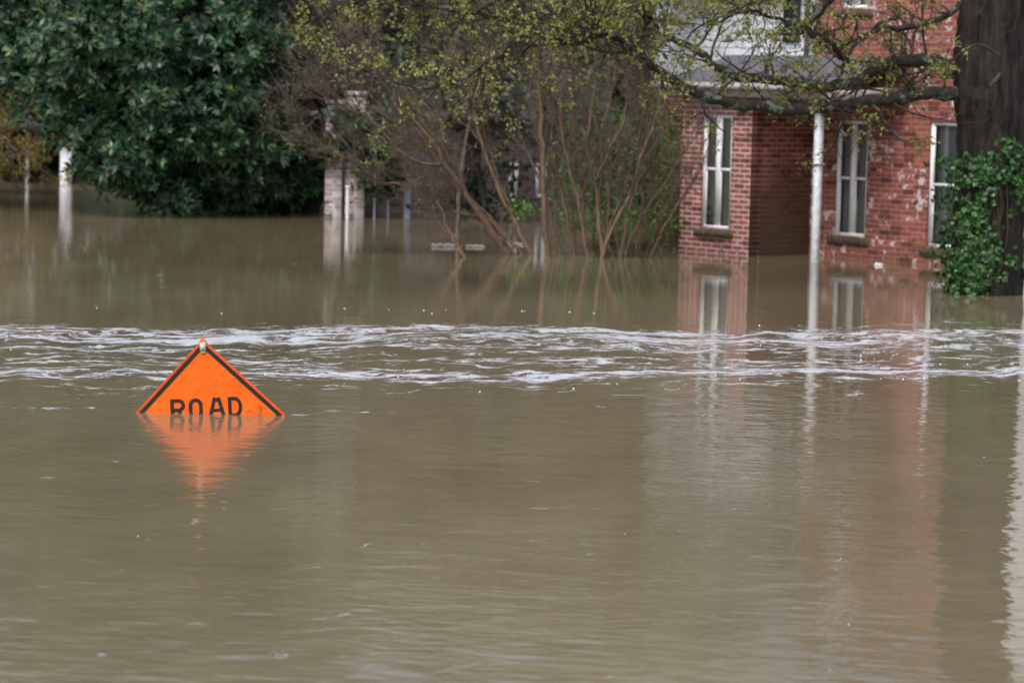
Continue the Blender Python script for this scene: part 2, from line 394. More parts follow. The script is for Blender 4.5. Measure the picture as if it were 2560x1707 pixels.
# ---------------------------------------------------------------- HOUSE
hu = np.array([.64, -.768, 0]); hv = np.array([.768, .64, 0]); zz = np.array([0, 0, 1.0])
P1 = np.array([3.325, 41.25, 0.0])
def HP(a, b, z=0): return P1+hu*a+hv*b+zz*z
brU = brickmat('old_red_brick_side', hu, (.43, .128, .088), (.27, .088, .074), (.38, .25, .235), white=(.66, .58, .60), wamt=.63, msize=.008)
brUw = brickmat('red_brick_wing', hu, (.42, .125, .092), (.31, .092, .075), (.60, .47, .48), msize=.0145)
brV = brickmat('dark_porch_brick', hv, (.38, .095, .062), (.25, .065, .048), (.46, .32, .29), low_dark=(.060, .038, .024), msize=.008)
white = plain('white_window_paint', (.84, .85, .89), .5, .06, 9)
oldwhite = plain('weathered_white_paint', (.66, .69, .73), .65, .25, 12)
n = N('window_glass'); gl = n.new('ShaderNodeBsdfGlossy'); gl.inputs[1].default_value = .03
trn = n.new('ShaderNodeBsdfTransparent'); fr = n.new('ShaderNodeFresnel'); fr.inputs[0].default_value = 1.5
mx = n.new('ShaderNodeMixShader'); n.put(mx.inputs[0], n.M('ADD', fr.outputs[0], .12, clamp=True)); n.t.links.new(trn.outputs[0], mx.inputs[1]); n.t.links.new(gl.outputs[0], mx.inputs[2]); n.t.links.new(mx.outputs[0], n.out.inputs[0])
glass = n.m
curtain_reflect = plain('grey_curtain_reflect', (.27, .32, .33), .9, .2, 3)  # cloth grey, with sky and foliage reflections in the panes mixed into it
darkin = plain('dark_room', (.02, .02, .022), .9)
sillm = plain('mossy_brick_sill', (.115, .085, .055), .9, .45, 14, bump=.01)
def wall(g, O, du, nn_, L0, L1, z0, z1, holes=(), depth=.12, thick=.22):
    """wall face from L0..L1 with openings (a0,a1,z0,z1), brick reveals, and a real back face"""
    A = sorted({L0, L1, *[h[0] for h in holes], *[h[1] for h in holes]}); Z = sorted({z0, z1, *[h[2] for h in holes], *[h[3] for h in holes]})
    P = lambda a, z, d: O+du*a+zz*z-nn_*d
    for i in range(len(A)-1):
        for j in range(len(Z)-1):
            ca, cz = (A[i]+A[i+1])/2, (Z[j]+Z[j+1])/2
            if any(h[0] < ca < h[1] and h[2] < cz < h[3] for h in holes): continue
            for d in (0, thick): g.quad(P(A[i], Z[j], d), P(A[i+1], Z[j], d), P(A[i+1], Z[j+1], d), P(A[i], Z[j+1], d))
    for h in holes:
        a0, a1, q0, q1 = h
        g.quad(P(a0, q0, 0), P(a0, q1, 0), P(a0, q1, thick), P(a0, q0, thick)); g.quad(P(a1, q0, 0), P(a1, q1, 0), P(a1, q1, thick), P(a1, q0, thick))
        g.quad(P(a0, q0, 0), P(a1, q0, 0), P(a1, q0, thick), P(a0, q0, thick)); g.quad(P(a0, q1, 0), P(a1, q1, 0), P(a1, q1, thick), P(a0, q1, thick))
    for a in (L0, L1): g.quad(P(a, z0, 0), P(a, z1, 0), P(a, z1, thick), P(a, z0, thick))
    g.quad(P(L0, z1, 0), P(L1, z1, 0), P(L1, z1, thick), P(L0, z1, thick))
def window(root, O, du, nn_, a0, a1, z0, z1, mull=True, cur=None, rec=.035, rail=.45, sill=True):
    """paired sash window; frame is the part, panes, curtain and sill its sub-parts"""
    t_ = .055
    g = G(); B = lambda x0, x1, y0, y1, q0, q1: g.obox(O, du, -nn_, zz, x0, x1, y0, y1, q0, q1)
    e = .003
    B(a0+e, a0+t_, rec, rec+.06, z0, z1-e); B(a1-t_, a1-e, rec, rec+.06, z0, z1-e)
    B(a0+t_, a1-t_, rec+.002, rec+.058, z1-t_, z1-e-.001); B(a0+t_, a1-t_, rec-.01, rec+.058, z0+.001, z0+t_*.9)
    am = (a0+a1)/2
    bays = [(a0+t_, a1-t_)]
    if mull:
        B(am-.042, am+.042, rec-.004, rec+.045, z0+t_*.9, z1-t_); bays = [(a0+t_, am-.042), (am+.042, a1-t_)]
    zr = z0+(z1-z0)*rail
    for (x0, x1) in bays:
        B(x0, x1, rec+.012, rec+.040, zr-.02, zr+.02)
        for q0, q1, dd in ((z0+t_*.9, zr-.02, .018), (zr+.02, z1-t_, .012)):
            B(x0, x0+.014, rec+dd, rec+dd+.02, q0, q1); B(x1-.014, x1, rec+dd, rec+dd+.02, q0, q1)
    fr_ = build('window', g, white, root)
    for (x0, x1) in bays:
        g = G()
        for q0, q1, dd in ((z0+t_*.9, zr-.02, .030), (zr+.02, z1-t_, .024)):
            g.quad(O+du*(x0+.014)+zz*q0-nn_*(rec+dd), O+du*(x1-.014)+zz*q0-nn_*(rec+dd), O+du*(x1-.014)+zz*q1-nn_*(rec+dd), O+du*(x0+.014)+zz*q1-nn_*(rec+dd))
        build('pane', g, glass, fr_)
    g = G(); K = 40
    for i in range(K):
        x0, x1 = a0+(a1-a0)*i/K, a0+(a1-a0)*(i+1)/K
        if abs((x0+x1)/2-am) < .03 and mull: continue
        d0, d1 = rec+.11+.015*math.sin(i*1.3), rec+.11+.015*math.sin((i+1)*1.3)
        g.quad(O+du*x0+zz*z0-nn_*d0, O+du*x1+zz*z0-nn_*d1, O+du*x1+zz*z1-nn_*d1, O+du*x0+zz*z1-nn_*d0)
    build('curtain_reflect', g, cur or curtain_reflect, fr_)
    if sill:
        g = G()
        K = max(3, int((a1-a0+.16)/.075)); w_ = (a1-a0+.16)/K
        for i in range(K): g.obox(O, du, -nn_, zz, a0-.08+i*w_+.004, a0-.08+(i+1)*w_-.004, -.045+.006*(i % 2), rec+.02, z0-.115, z0-.004-.003*(i % 3))
        g.obox(O, du, -nn_, zz, a0-.08, a1+.08, -.036, rec+.01, z0-.118, z0-.012)
        build('sill', g, sillm, fr_)
def make_house():
    root = thing('brick_house', HP(2, 4, 0), 'old red brick two storey house standing in the flood, white siding above a porch wing', 'house')
    nb = -hv                                     # outward normal of the long side
    O0 = HP(0, 0); O1 = HP(0, 1.22)
    w1 = (-1.02, -.40, .35, 2.0)
    w2 = (.47, 1.10, .305, 1.96); w3 = (2.25, 2.84, .24, 1.98); w4 = (.46, 1.04, 3.53, 5.0)
    w5 = (3.6, 4.2, .24, 1.98); w6 = (2.3, 2.9, 3.53, 5.0)
    g = G(); wall(g, O0, hu, nb, -1.45, 0, -1.3, 2.28, [w1]); build('wall', g, brUw, root)['label'] = 'pale jointed brick side wall of the porch wing'
    g = G(); wall(g, O0, hv, hu, .001, 1.22, -1.3, 2.4); 
    build('wall', g, brV, root)['label'] = 'dark brick wall under the porch roof'
    g = G(); wall(g, O1, hu, nb, .0, 4.6, -1.3, 6.1, [w2, w3, w4, w5]); build('wall', g, brU, root)['label'] = 'tall red brick wall with white paint flakes'
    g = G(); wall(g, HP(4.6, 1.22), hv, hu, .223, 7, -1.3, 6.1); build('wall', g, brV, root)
    # dark inside
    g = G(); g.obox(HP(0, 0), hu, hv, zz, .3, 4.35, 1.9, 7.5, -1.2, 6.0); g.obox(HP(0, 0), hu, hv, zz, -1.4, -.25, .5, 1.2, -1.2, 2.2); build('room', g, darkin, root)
    # left return of the wing
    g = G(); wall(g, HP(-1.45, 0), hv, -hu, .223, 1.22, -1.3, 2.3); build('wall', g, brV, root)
    window(root, O0, hu, nb, *w1, rail=.52); window(root, O1, hu, nb, *w2, rail=.5); window(root, O1, hu, nb, *w3, mull=False, rail=.5)
    window(root, O1, hu, nb, *w4, rail=.5, cur=white); window(root, O1, hu, nb, *w5, mull=False)  # upper window's white backing added; stands in for sky mirrored in its panes
    # siding storey
    g = G(); z = 2.35; 
    while z < 4.0:
        a, b, c, d = HP(-3.4, 1.215, z), HP(-.03, 1.215, z), HP(-.03, 1.228, z+.125), HP(-3.4, 1.228, z+.125)
        g.quad(a, b, c, d); g.quad(HP(-3.4, 1.229, z), HP(-.03, 1.229, z), b, a); z += .125
    g.obox(HP(0, 0), hu, hv, zz, -3.4, -.03, 1.235, 6, 2.3, 4.05)
    build('siding', g, plain('white_siding', (.64, .67, .73), .6, .08, 3), root)
    # lower wall under the siding behind the wing
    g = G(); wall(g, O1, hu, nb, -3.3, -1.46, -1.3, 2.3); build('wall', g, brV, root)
    # corner downspout and dark shutter
    g = G(); g.tube([HP(-.10, 1.14, 2.75), HP(-.10, 1.14, 4.05)], .035, 8, cap=False); g.tube([HP(-.10, 1.14, 2.75), HP(-.1, 1.0, 2.62)], .035, 8); build('downspout', g, plain('dark_gutter_metal', (.06, .062, .065), .5), root)
    g = G(); g.obox(HP(0, 0), hu, hv, zz, -.62, -.30, 1.17, 1.205, 3.05, 4.0)
    for i in range(13): g.obox(HP(0, 0), hu, hv, zz, -.585, -.335, 1.158, 1.17, 3.1+i*.066, 3.14+i*.066)
    build('shutter', g, plain('black_shutter', (.03, .032, .04), .6), root)
    # porch and wing roof (lean-to)
    g = G(); 
    def rp(a, b, z): return HP(a, b, z)
    a0, a1, b0, b1 = -1.75, 1.85, -.24, 1.21; z0, z1 = 2.42, 2.86
    for d in (0, -.05):
        g.quad(rp(a0, b0, z0+d), rp(a1, b0, z0+d), rp(a1, b1, z1+d), rp(a0, b1, z1+d))
    g.quad(rp(a0, b0, z0), rp(a1, b0, z0), rp(a1, b0, z0-.05), rp(a0, b0, z0-.05)); 
    for a in (a0, a1): g.quad(rp(a, b0, z0), rp(a, b1, z1), rp(a, b1, z1-.05), rp(a, b0, z0-.05))
    n = N('slate_grey_shingles'); co = n.coord()
    dt = n.new('ShaderNodeVectorMath', operation='DOT_PRODUCT'); n.put(dt.inputs[0], co); dt.inputs[1].default_value = tuple(hu)
    dt2 = n.new('ShaderNodeVectorMath', operation='DOT_PRODUCT'); n.put(dt2.inputs[0], co); dt2.inputs[1].default_value = tuple(hv)
    cb = n.new('ShaderNodeCombineXYZ'); n.put(cb.inputs[0], dt.outputs['Value']); n.put(cb.inputs[1], dt2.outputs['Value'])
    b = n.new('ShaderNodeTexBrick'); n.put(b.inputs[0], cb.outputs[0]); b.inputs['Scale'].default_value = 1; b.inputs['Brick Width'].default_value = .3; b.inputs['Row Height'].default_value = .13; b.inputs['Mortar Size'].default_value = .008
    b.inputs['Color1'].default_value = (.10, .105, .12, 1); b.inputs['Color2'].default_value = (.15, .15, .17, 1); b.inputs['Mortar'].default_value = (.03, .03, .03, 1)
    n.set(Base_Color=n.mix(.4, b.outputs[0], n.ramp(n.noise(co, 12, 4, .7), [(.3, (.06, .06, .065)), (.7, (.18, .18, .2))])), Roughness=.85); n.bump(b.outputs[1], -.01)
    shing = n.m
    build('roof', g, shing, root)
    g = G(); g.obox(HP(0, 0), hu, hv, zz, a0, a1, b0-.022, b0-.002, z0-.17, z0+.01)
    g.obox(HP(0, 0), hu, hv, zz, a1+.002, a1+.022, b0-.02, b1-.01, z0-.17, z0+.0)
    g.obox(HP(0, 0), hu, hv, zz, a0, a1, b0+.002, b1-.01, z0-.16, z0-.13)
    # header beam
    g.obox(HP(0, 0), hu, hv, zz, .01, a1-.1, .0, .12, z0-.30, z0-.165)
    build('fascia', g, plain('pinkish_grey_trim', (.42, .37, .37), .6, .2, 5), root)
    g = G(); 
    g.tube([HP(a0, b0-.075, z0-.02), HP(a1, b0-.075, z0-.03)], .05, 8); g.tube([HP(a1-.05, b0-.075, z0-.06), HP(a1-.05, b0-.05, z0-.2)], .03, 8)
    build('gutter', g, plain('dull_lilac_gutter', (.44, .41, .43), .6), root)
    # porch post
    g = G(); pa = 1.32
    g.obox(HP(pa, 0), hu, hv, zz, -.046, .046, -.046, .046, -1.3, z0-.30); g.obox(HP(pa, 0), hu, hv, zz, -.07, .07, -.07, .07, 1.35, 1.37)
    g.obox(HP(pa, 0), hu, hv, zz, -.07, .07, -.07, .07, z0-.36, z0-.302)
    build('porch_post', g, oldwhite, root)
    # main roof
    g = G(); e = .35
    for (aa0, aa1, bb0, bb1, ze) in ((-3.7, -.02, 1.2-e, 6.2, 4.12), (0, 4.95, 1.2-e, 8.6, 6.11)):
        bm = (bb0+bb1)/2; zr = ze+1.9
        for d in (0, .08):
            g.quad(HP(aa0, bb0, ze-d), HP(aa1, bb0, ze-d), HP(aa1, bm, zr-d), HP(aa0, bm, zr-d)); g.quad(HP(aa0, bb1, ze-d), HP(aa1, bb1, ze-d), HP(aa1, bm, zr-d), HP(aa0, bm, zr-d))
        g.quad(HP(aa0, bb0, ze), HP(aa1, bb0, ze), HP(aa1, bb0, ze-.16), HP(aa0, bb0, ze-.16))
    build('roof', g, shing, root)
make_house()

def siding_house(root, O, du, dn, L, D_, z1, mat, trim):
    """a clapboard block; O = near-left base corner, du along the face, dn into the block"""
    g = G(); z = -1.2
    while z < z1:
        g.quad(O+zz*z-dn*.012, O+du*L+zz*z-dn*.012, O+du*L+zz*(z+.13), O+zz*(z+.13)); g.quad(O+zz*z, O+du*L+zz*z, O+du*L+zz*z-dn*.012, O+zz*z-dn*.012); z += .13
    g.obox(O, du, dn, zz, 0, L, .003, D_, -1.3, z1)
    build('wall', g, mat, root)
    g = G(); bm = D_/2
    P = lambda a, b, z: O+du*a+dn*b+zz*z
    for b in (-.3, D_+.3): g.quad(P(-.3, b, z1), P(L+.3, b, z1), P(L+.3, bm, z1+1.6), P(-.3, bm, z1+1.6)); g.quad(P(-.3, b, z1-.12), P(L+.3, b, z1-.12), P(L+.3, b, z1), P(-.3, b, z1))
    for a in (0, L): g.add([P(a, 0, z1), P(a, D_, z1), P(a, bm, z1+1.5), P(a, bm, z1+1.5)], [[0, 1, 2, 3]])
    build('roof', g, trim, root)
# white clapboard building right of the big tree
O = at(2557, 400, 38.2); O[2] = 0
root = thing('clapboard_house', O, 'white clapboard house peeping out at the right edge behind the big tree', 'house')
siding_house(root, O, np.array([.97, -.24, 0]), np.array([.24, .97, 0]), 5, 5, 6.0, plain('bright_clapboard', (.74, .76, .78), .6, .06, 3), plain('grey_roof', (.1, .1, .11), .8))

# ---------------------------------------------------------------- TREES helpers
def path(pts, Y, jit=.0, dens=3, yvar=None):
    """pixel polyline -> smooth world polyline"""
    Y = np.broadcast_to(np.asarray(Y, float), (len(pts),))
    P = np.array([at(p[0], p[1], y) for p, y in zip(pts, Y)])
    out = []
    for i in range(len(P)-1):
        p0, p1, p2, p3 = P[max(i-1, 0)], P[i], P[i+1], P[min(i+2, len(P)-1)]
        for k in range(dens):
            t = k/dens; out.append(.5*((2*p1)+(-p0+p2)*t+(2*p0-5*p1+4*p2-p3)*t*t+(-p0+3*p1-3*p2+p3)*t**3))
    out.append(P[-1]); out = np.array(out)
    if jit: out[1:-1] += rng.normal(0, jit, (len(out)-2, 3))
    return out
def grow(g, tips, p, d, L, r, lev, mx, kids, spread, wander, up, sides=4, shrink=.6):
    n_ = 5 if lev < mx else 4
    pts = [np.array(p, float)]; d = nrm(d)
    for i in range(n_):
        d = nrm(d+rng.normal(0, wander, 3)+up); pts.append(pts[-1]+d*L/n_)
    pts = np.array(pts); rad = np.linspace(r, r*.4, n_+1)
    g.tube(pts, rad, sides if lev < mx else 3)
    if lev < mx:
        for k in range(kids):
            f = rng.uniform(.2, 1)*n_; i = min(int(f), n_-1); q = pts[i]+(pts[i+1]-pts[i])*(f-i)
            dd = nrm(nrm(pts[i+1]-pts[i])+rng.normal(0, spread, 3))
            grow(g, tips, q, dd, L*shrink*rng.uniform(.6, 1.25), max(rad[i]*.55, .0025), lev+1, mx, kids, spread, wander, up, sides, shrink)
        tips.append(pts[-1])
    else:
        for q in pts[1:]: tips.append(q)
def sphere_dirs(n): return nrm(rng.normal(0, 1, (n, 3)))
def cluster_leaves(g, C_, n, spread, L, Wd, outward=None, droop=0):
    C_ = np.repeat(C_, n, axis=0); m_ = len(C_)
    D = sphere_dirs(m_)
    if outward is not None: D = nrm(D+np.repeat(outward, n, axis=0)*.9)
    D[:, 2] -= droop
    g.leaves(C_+rng.normal(0, spread, (m_, 3)), D, sphere_dirs(m_)+np.array([0, -.3, .6]), L*rng.uniform(.7, 1.3, m_), Wd*rng.uniform(.7, 1.3, m_))

# ---------------------------------------------------------------- the big oak at right
def make_oak():
    Yt = 34.8; base = onwater(2472, 735)
    root = thing('oak_tree', base, 'big dark trunked tree with long lichen covered limbs and yellow green buds', 'tree')
    bark = barkmat('dark_ridged_bark', (.005, .004, .004), (.042, .034, .031), (.030, .036, .026), .60, 4, .16)
    limbm = barkmat('lichen_limb_bark', (.018, .016, .014), (.055, .046, .038), (.13, .18, .13), .55, 7, 1)
    # trunk with ridges
    prof = [(-1.3, 2480, .50), (-.5, 2478, .46), (0, 2474, .425), (.4, 2472, .405), (1.0, 2472, .385), (1.6, 2474, .39), (2.0, 2472, .405), (2.35, 2466, .43), (2.7, 2462, .43), (3.0, 2464, .41), (3.5, 2470, .41), (4.5, 2482, .40), (6.0, 2500, .36), (8, 2520, .30), (10, 2540, .2), (12, 2560, .05)]
    zs = np.linspace(-1.3, 12, 180); S = 64; V = []
    px0 = at(2472, 500, Yt)
    for z in zs:
        cx = np.interp(z, [p[0] for p in prof], [p[1] for p in prof]); r = np.interp(z, [p[0] for p in prof], [p[2] for p in prof])
        c = np.array([px0[0]+(cx-2472)*Yt/FPX, Yt, z])
        th = np.arange(S)*2*math.pi/S
        tw = z*.25
        rr = r*(1+.045*np.sin(9*th+tw*3+1.2*np.sin(z*1.7))+.035*np.abs(np.sin(12*th-tw*5+2*np.sin(z*2.3)+.6*np.sin(z*7)))+.035*np.sin(3*th+z*.9)+.05*np.sin(2*th+z*2.1)*np.sin(z*1.1)+rng.normal(0, .018, S))
        V.append(c+np.stack([np.cos(th)*rr, np.sin(th)*rr, 0*th], 1))
    V = np.concatenate(V); k = len(zs); i = np.arange(k-1)[:, None]*S; j = np.arange(S)[None, :]
    g = G(); g.add(V, np.stack([i+j, i+(j+1) % S, i+S+(j+1) % S, i+S+j], -1).reshape(-1, 4))
    # knot where a limb was lost
    build('trunk', g, bark, root, smooth=True)
    g = G(); P = path([(2450, 225), (2478, 212), (2497, 190), (2500, 165)], [34.46, 34.40, 34.38, 34.48], dens=4); g.tube(P, np.linspace(.04, .025, len(P)), 8, .12)
    build('knot', g, plain('bare_greyish_wood', (.05, .045, .048), .8, .4, 12, bump=.02), root, smooth=True)
    tips = []
    def limb(pts, Y, r0, r1, sides=9, spawn=0, sl=1.0, up=(0, 0, .05), kids=4, name='limb', mat=limbm, levels=2):
        P = path(pts, Y, .012, 4); rad = np.linspace(r0, r1, len(P))
        if r0 > .085: rad[:9] += np.linspace(.13, 0, 9)**1.0*np.linspace(1, 0, 9)
        g = G(); g.tube(P, rad, sides, .05); build(name, g, mat, root, smooth=True)
        tw = G()
        for s_ in range(spawn):
            i = int(rng.uniform(.12, 1)*(len(P)-2)); t = nrm(P[i+1]-P[i])
            d = nrm(rng.normal(0, 1, 3)*np.array([.9, .9, .75])+t*.5+np.array([-.15, 0, .15]))
            grow(tw, tips, P[i], d, sl*rng.uniform(.5, 1.2), min(rad[i]*.45, .018), 0, levels, kids, .75, .17, np.array(up), 4, .62)
        return tw
    twigs = []
    A = [(2480, 222), (2415, 238), (2350, 234), (2280, 236), (2200, 250), (2110, 262), (2030, 270), (1960, 275), (1880, 265), (1800, 252), (1730, 228), (1670, 195), (1620, 150), (1580, 112), (1520, 86), (1480, 92), (1440, 108)]
    twigs.append(limb(A, np.concatenate([[34.9, 34.75, 34.6], np.linspace(34.45, 32.6, len(A)-3)]), .0852, .046, 10, 26, .85))
    twigs.append(limb([(1445, 106), (1400, 100), (1330, 98), (1260, 130), (1180, 180), (1100, 218), (1020, 215), (930, 195)], np.linspace(32.6, 31.5, 8), .045, .008, 7, 26, .7))
    twigs.append(limb([(1450, 106), (1410, 70), (1380, 45), (1300, 50), (1200, 40), (1100, 20), (980, -10)], np.linspace(32.6, 33.5, 7), .042, .012, 7, 26, .8))
    twigs.append(limb([(1455, 106), (1490, 80), (1480, 20), (1470, -60)], np.linspace(32.6, 32, 4), .035, .012, 7, 10, .7))
    twigs.append(limb([(1480, 72), (1530, 35), (1580, 8), (1650, -40)], np.linspace(32.4, 32, 4), .02, .01, 6, 8, .6))
    B = [(2480, 190), (2400, 172), (2350, 160), (2290, 152), (2235, 152), (2190, 178), (2130, 208), (2060, 218), (1980, 206), (1900, 198), (1850, 192), (1790, 168), (1740, 125), (1680, 102), (1600, 88), (1540, 70), (1470, 30)]
    twigs.append(limb(B, np.concatenate([[34.9, 34.8], np.linspace(34.75, 35.8, len(B)-2)]), .095, .03, 10, 34, .85))
    C_ = [(2105, -60), (2072, 0), (2030, 45), (2010, 68), (2040, 95), (2080, 118), (2105, 145), (2125, 160), (2135, 180)]
    twigs.append(limb(C_, np.linspace(33.6, 34.6, len(C_)), .06, .03, 8, 10, .5))
    D_ = [(2400, 8), (2360, 40), (2290, 65), (2220, 72), (2160, 90), (2100, 112), (2050, 108)]
    twigs.append(limb(D_, np.linspace(34.5, 33.8, len(D_)), .04, .015, 7, 14, .6))
    twigs.append(limb([(2160, 88), (2125, 130), (2105, 170), (2095, 195)], 33.9, .03, .012, 7, 5, .4))
    twigs.append(limb([(2165, 95), (2200, 62), (2245, 40)], 33.9, .03, .02, 7, 0, .4))
    twigs.append(limb([(2180, 250), (2220, 310), (2245, 345), (2265, 372)], 34.0, .022, .008, 6, 3, .3))
    twigs.append(limb([(2235, 345), (2280, 348), (2330, 355)], 34.0, .01, .003, 5, 2, .25))
    twigs.append(limb([(2190, 280), (2170, 320), (2140, 360), (2125, 395)], 34.1, .01, .004, 5, 2, .25))
    twigs.append(limb([(2040, 95), (1990, 60), (1930, 40), (1860, 30), (1790, 60), (1760, 80)], np.linspace(34, 33.4, 6), .028, .008, 6, 16, .6))
    twigs.append(limb([(2080, 0), (2000, -10), (1900, 5), (1800, 40), (1720, 90), (1690, 170)], np.linspace(33, 32.4, 6), .025, .006, 6, 16, .6))
    twigs.append(limb([(2500, 140), (2440, 110), (2380, 150), (2320, 200)], 34.0, .02, .004, 6, 5, .35))
    # limbs over the top of the frame carry the rest of the crown (seen mirrored in the water)
    for k, (pts, Y0, Y1) in enumerate([
        ([(2440, -80), (2250, -140), (2000, -120), (1750, -150), (1450, -110), (1150, -90), (900, -40)], 34.6, 33),
        ([(2450, -250), (2200, -330), (1900, -320), (1600, -300), (1250, -280), (900, -200)], 34.6, 35.5),
        ([(2460, -420), (2250, -540), (1950, -580), (1650, -540), (1300, -480)], 34.6, 36.5),
        ([(2480, -600), (2300, -800), (2000, -900), (1700, -860)], 34.6, 32.5),
        ([(1150, -90), (1000, -30), (850, 20), (760, 90)], 33, 32.4),
        ([(1450, -110), (1300, -30), (1150, 60), (1080, 130)], 33, 33.2),
        ([(1750, -150), (1640, -50), (1570, 60), (1540, 160)], 33.4, 33.6),
        ([(2500, -200), (2600, -300), (2750, -330), (2900, -300)], 34.6, 34)]):
        twigs.append(limb(pts, np.linspace(Y0, Y1, len(pts)), .08 if k < 4 else .03, .02 if k < 4 else .006, 7, [34, 30, 26, 20, 18, 18, 16, 10][k], 1.05 if k < 4 else .7))
    G2 = G()
    for t_ in twigs:
        for v, f in zip(t_.v, [f for f in t_.f]): pass
        if t_.v: G2.add(np.concatenate(t_.v), np.concatenate(t_.f))
    build('twigs', G2, barkmat('twig_bark', (.025, .02, .018), (.075, .06, .05), None, .5, 6, 1), root)
    T = np.array(tips); tx = T[:, 0]/T[:, 1]*FPX+W0/2; T = T[rng.random(len(T)) < np.where(tx > 2040, .07, np.where(T[:, 2] > 3.75, .30, .095))]
    g = G()
    T = T+rng.normal(0, .02, T.shape)
    cluster_leaves(g, T, 8, .032, .052, .030, None, .35)
    build('bud_leaves', g, leafmat('yellow_green_buds', [(0, (.16, .17, .045)), (.4, (.26, .28, .07)), (.8, (.37, .39, .11)), (1, (.33, .28, .10))], .6, .4), root)
    return root, px0
oak, tpx = make_oak()

# ivy climbing the trunk
def make_ivy():
    base = onwater(2400, 738)
    root = thing('ivy', base, 'bright green ivy climbing the left side of the big dark trunk', 'climbing plant')
    def surf(px, py, r): # point just off the trunk in front
        c = at(px, py, 34.8); dx = (px-2474)*34.8/FPX
        d = math.sqrt(max(r*r-dx*dx, .0)); c = at(px, py, 34.8-d); return c
    C_ = []; O_ = []
    regs = [(2420, 690, 50, 50, 420), (2400, 610, 45, 70, 380), (2440, 600, 40, 80, 260), (2400, 540, 40, 60, 160), (2450, 660, 50, 60, 300), (2425, 425, 55, 38, 300), (2470, 410, 40, 30, 150), (2460, 470, 30, 50, 130), (2370, 400, 26, 14, 70), (2350, 410, 20, 10, 18),
            (2372, 490, 18, 22, 45), (2530, 400, 30, 60, 220), (2545, 450, 25, 50, 140), (2515, 365, 20, 22, 60), (2440, 520, 26, 40, 90), (2370, 590, 12, 55, 25), (2490, 640, 30, 50, 60), (2520, 650, 30, 14, 40), (2540, 500, 20, 60, 60), (2420, 720, 55, 22, 150)]
    for (cx, cy, sx, sy, n_) in regs:
        for _ in range(int(n_*.72)):
            th = rng.uniform(0, 6.283); q = math.sqrt(rng.random())
            if q < .25 or rng.random() < .45: continue
            px, py = cx+sx*q*math.cos(th)+rng.normal(0, 7), cy+sy*q*math.sin(th)+rng.normal(0, 4)
            if py > 738: continue
            p = surf(px, py, .43); dx = (px-2474)*34.8/FPX
            nrmv = nrm(np.array([dx, -math.sqrt(max(.18-dx*dx, .02)), 0])); p = p+nrmv*rng.uniform(.0, .14)
            C_.append(p); O_.append(nrmv)
    C_ = np.array(C_); O_ = np.array(O_); m_ = len(C_)
    D = nrm(rng.normal(0, 1, (m_, 3))*np.array([1, .6, 1])+np.array([0, 0, -.7])+O_*.3)
    g = G()
    for ang in (-.75, 0, .75):        # three-lobed leaves
        ca, sa = math.cos(ang), math.sin(ang); S = nrm(np.cross(D, O_+.001)); DD = D*ca+S*sa
        g.leaves(C_, DD, O_+rng.normal(0, .35, (m_, 3)), .065*rng.uniform(.7, 1.3, m_)*(1 if ang == 0 else .8), .05, .05)
    build('leaves', g, leafmat('ivy_leaf', [(0, (.012, .040, .011)), (.5, (.026, .092, .018)), (.85, (.05, .16, .03)), (1, (.10, .21, .06))], .4, .25), root)
    g = G()
    for k in range(7):
        x0 = rng.uniform(2395, 2540); pts = [(x0+rng.normal(0, 6), y) for y in range(740, 360, -55)]
        g.tube([surf(p[0], p[1], .44) for p in pts], .009, 5)
    build('vine_stem', g, barkmat('vine_bark', (.03, .022, .015), (.08, .06, .04)), root)
make_ivy()

# ---------------------------------------------------------------- multi-stemmed shrubs
myrtle = barkmat('tan_shrub_bark', (.080, .054, .038), (.23, .155, .105), (.16, .17, .14), .64, 5, .4)
twb = barkmat('brown_twig_bark', (.07, .055, .050), (.20, .155, .138), None, .5, 5, 1)
def shrub(name, base, label, cat, stems, group=None, spawn=10, sl=.7, kids=5, up=(-.03, 0, .06), levels=2, budcol=None, keep=.0, lean=(0, 0, .8), f0=.35):
    root = thing(name, base, label, cat, group); tw = G(); tips = []
    if len(stems) > 6:
        extra = []
        for (pts, Y0, Y1, r0, r1) in stems:
            dx = rng.uniform(-55, 55); q = [(p[0]+rng.normal(0, 4)+(dx*.15 if pts[0][1] > 600 else 0)+dx*(k/len(pts)), p[1]+rng.normal(0, 5)) for k, p in enumerate(pts)]
            extra.append((q, Y0+.2, Y1+rng.uniform(-.3, .6), r0*.5, r1*.6))
        stems = [(p, a, b, c*.84, d*.9) for p, a, b, c, d in stems]+extra; spawn = int(spawn*.62)
    for (pts, Y0, Y1, r0, r1) in stems:
        P = path(pts, np.linspace(Y0, Y1, len(pts)), .01, 4); 
        if pts[0][1] > 600: P = np.concatenate([[P[0]+np.array([0, 0, -.5])], P])
        rad = np.linspace(r0, r1, len(P)); g = G(); g.tube(P, rad, 7, .05); build('stem', g, myrtle, root, smooth=True)
        for s_ in range(spawn):
            i = int(rng.uniform(f0, 1)*(len(P)-2)); t = nrm(P[i+1]-P[i])
            grow(tw, tips, P[i], nrm(t*.9+rng.normal(0, .45, 3)+np.array(lean)*.5), sl*rng.uniform(.5, 1.3), min(rad[i]*.5, .012), 0, levels, kids, .42, .11, np.array(up), 4, .62)
    if tw.v: build('twigs', tw, twb, root)
    if budcol:
        T = np.array(tips); T = T[rng.random(len(T)) < keep]; g = G(); cluster_leaves(g, T, 4, .025, .04, .022, None, .2); build('buds', g, budcol, root)
    return root
Ys = 40.2
budm = leafmat('pale_spring_bud', [(0, (.14, .11, .03)), (.5, (.19, .18, .04)), (1, (.26, .28, .06))], .6, .4)
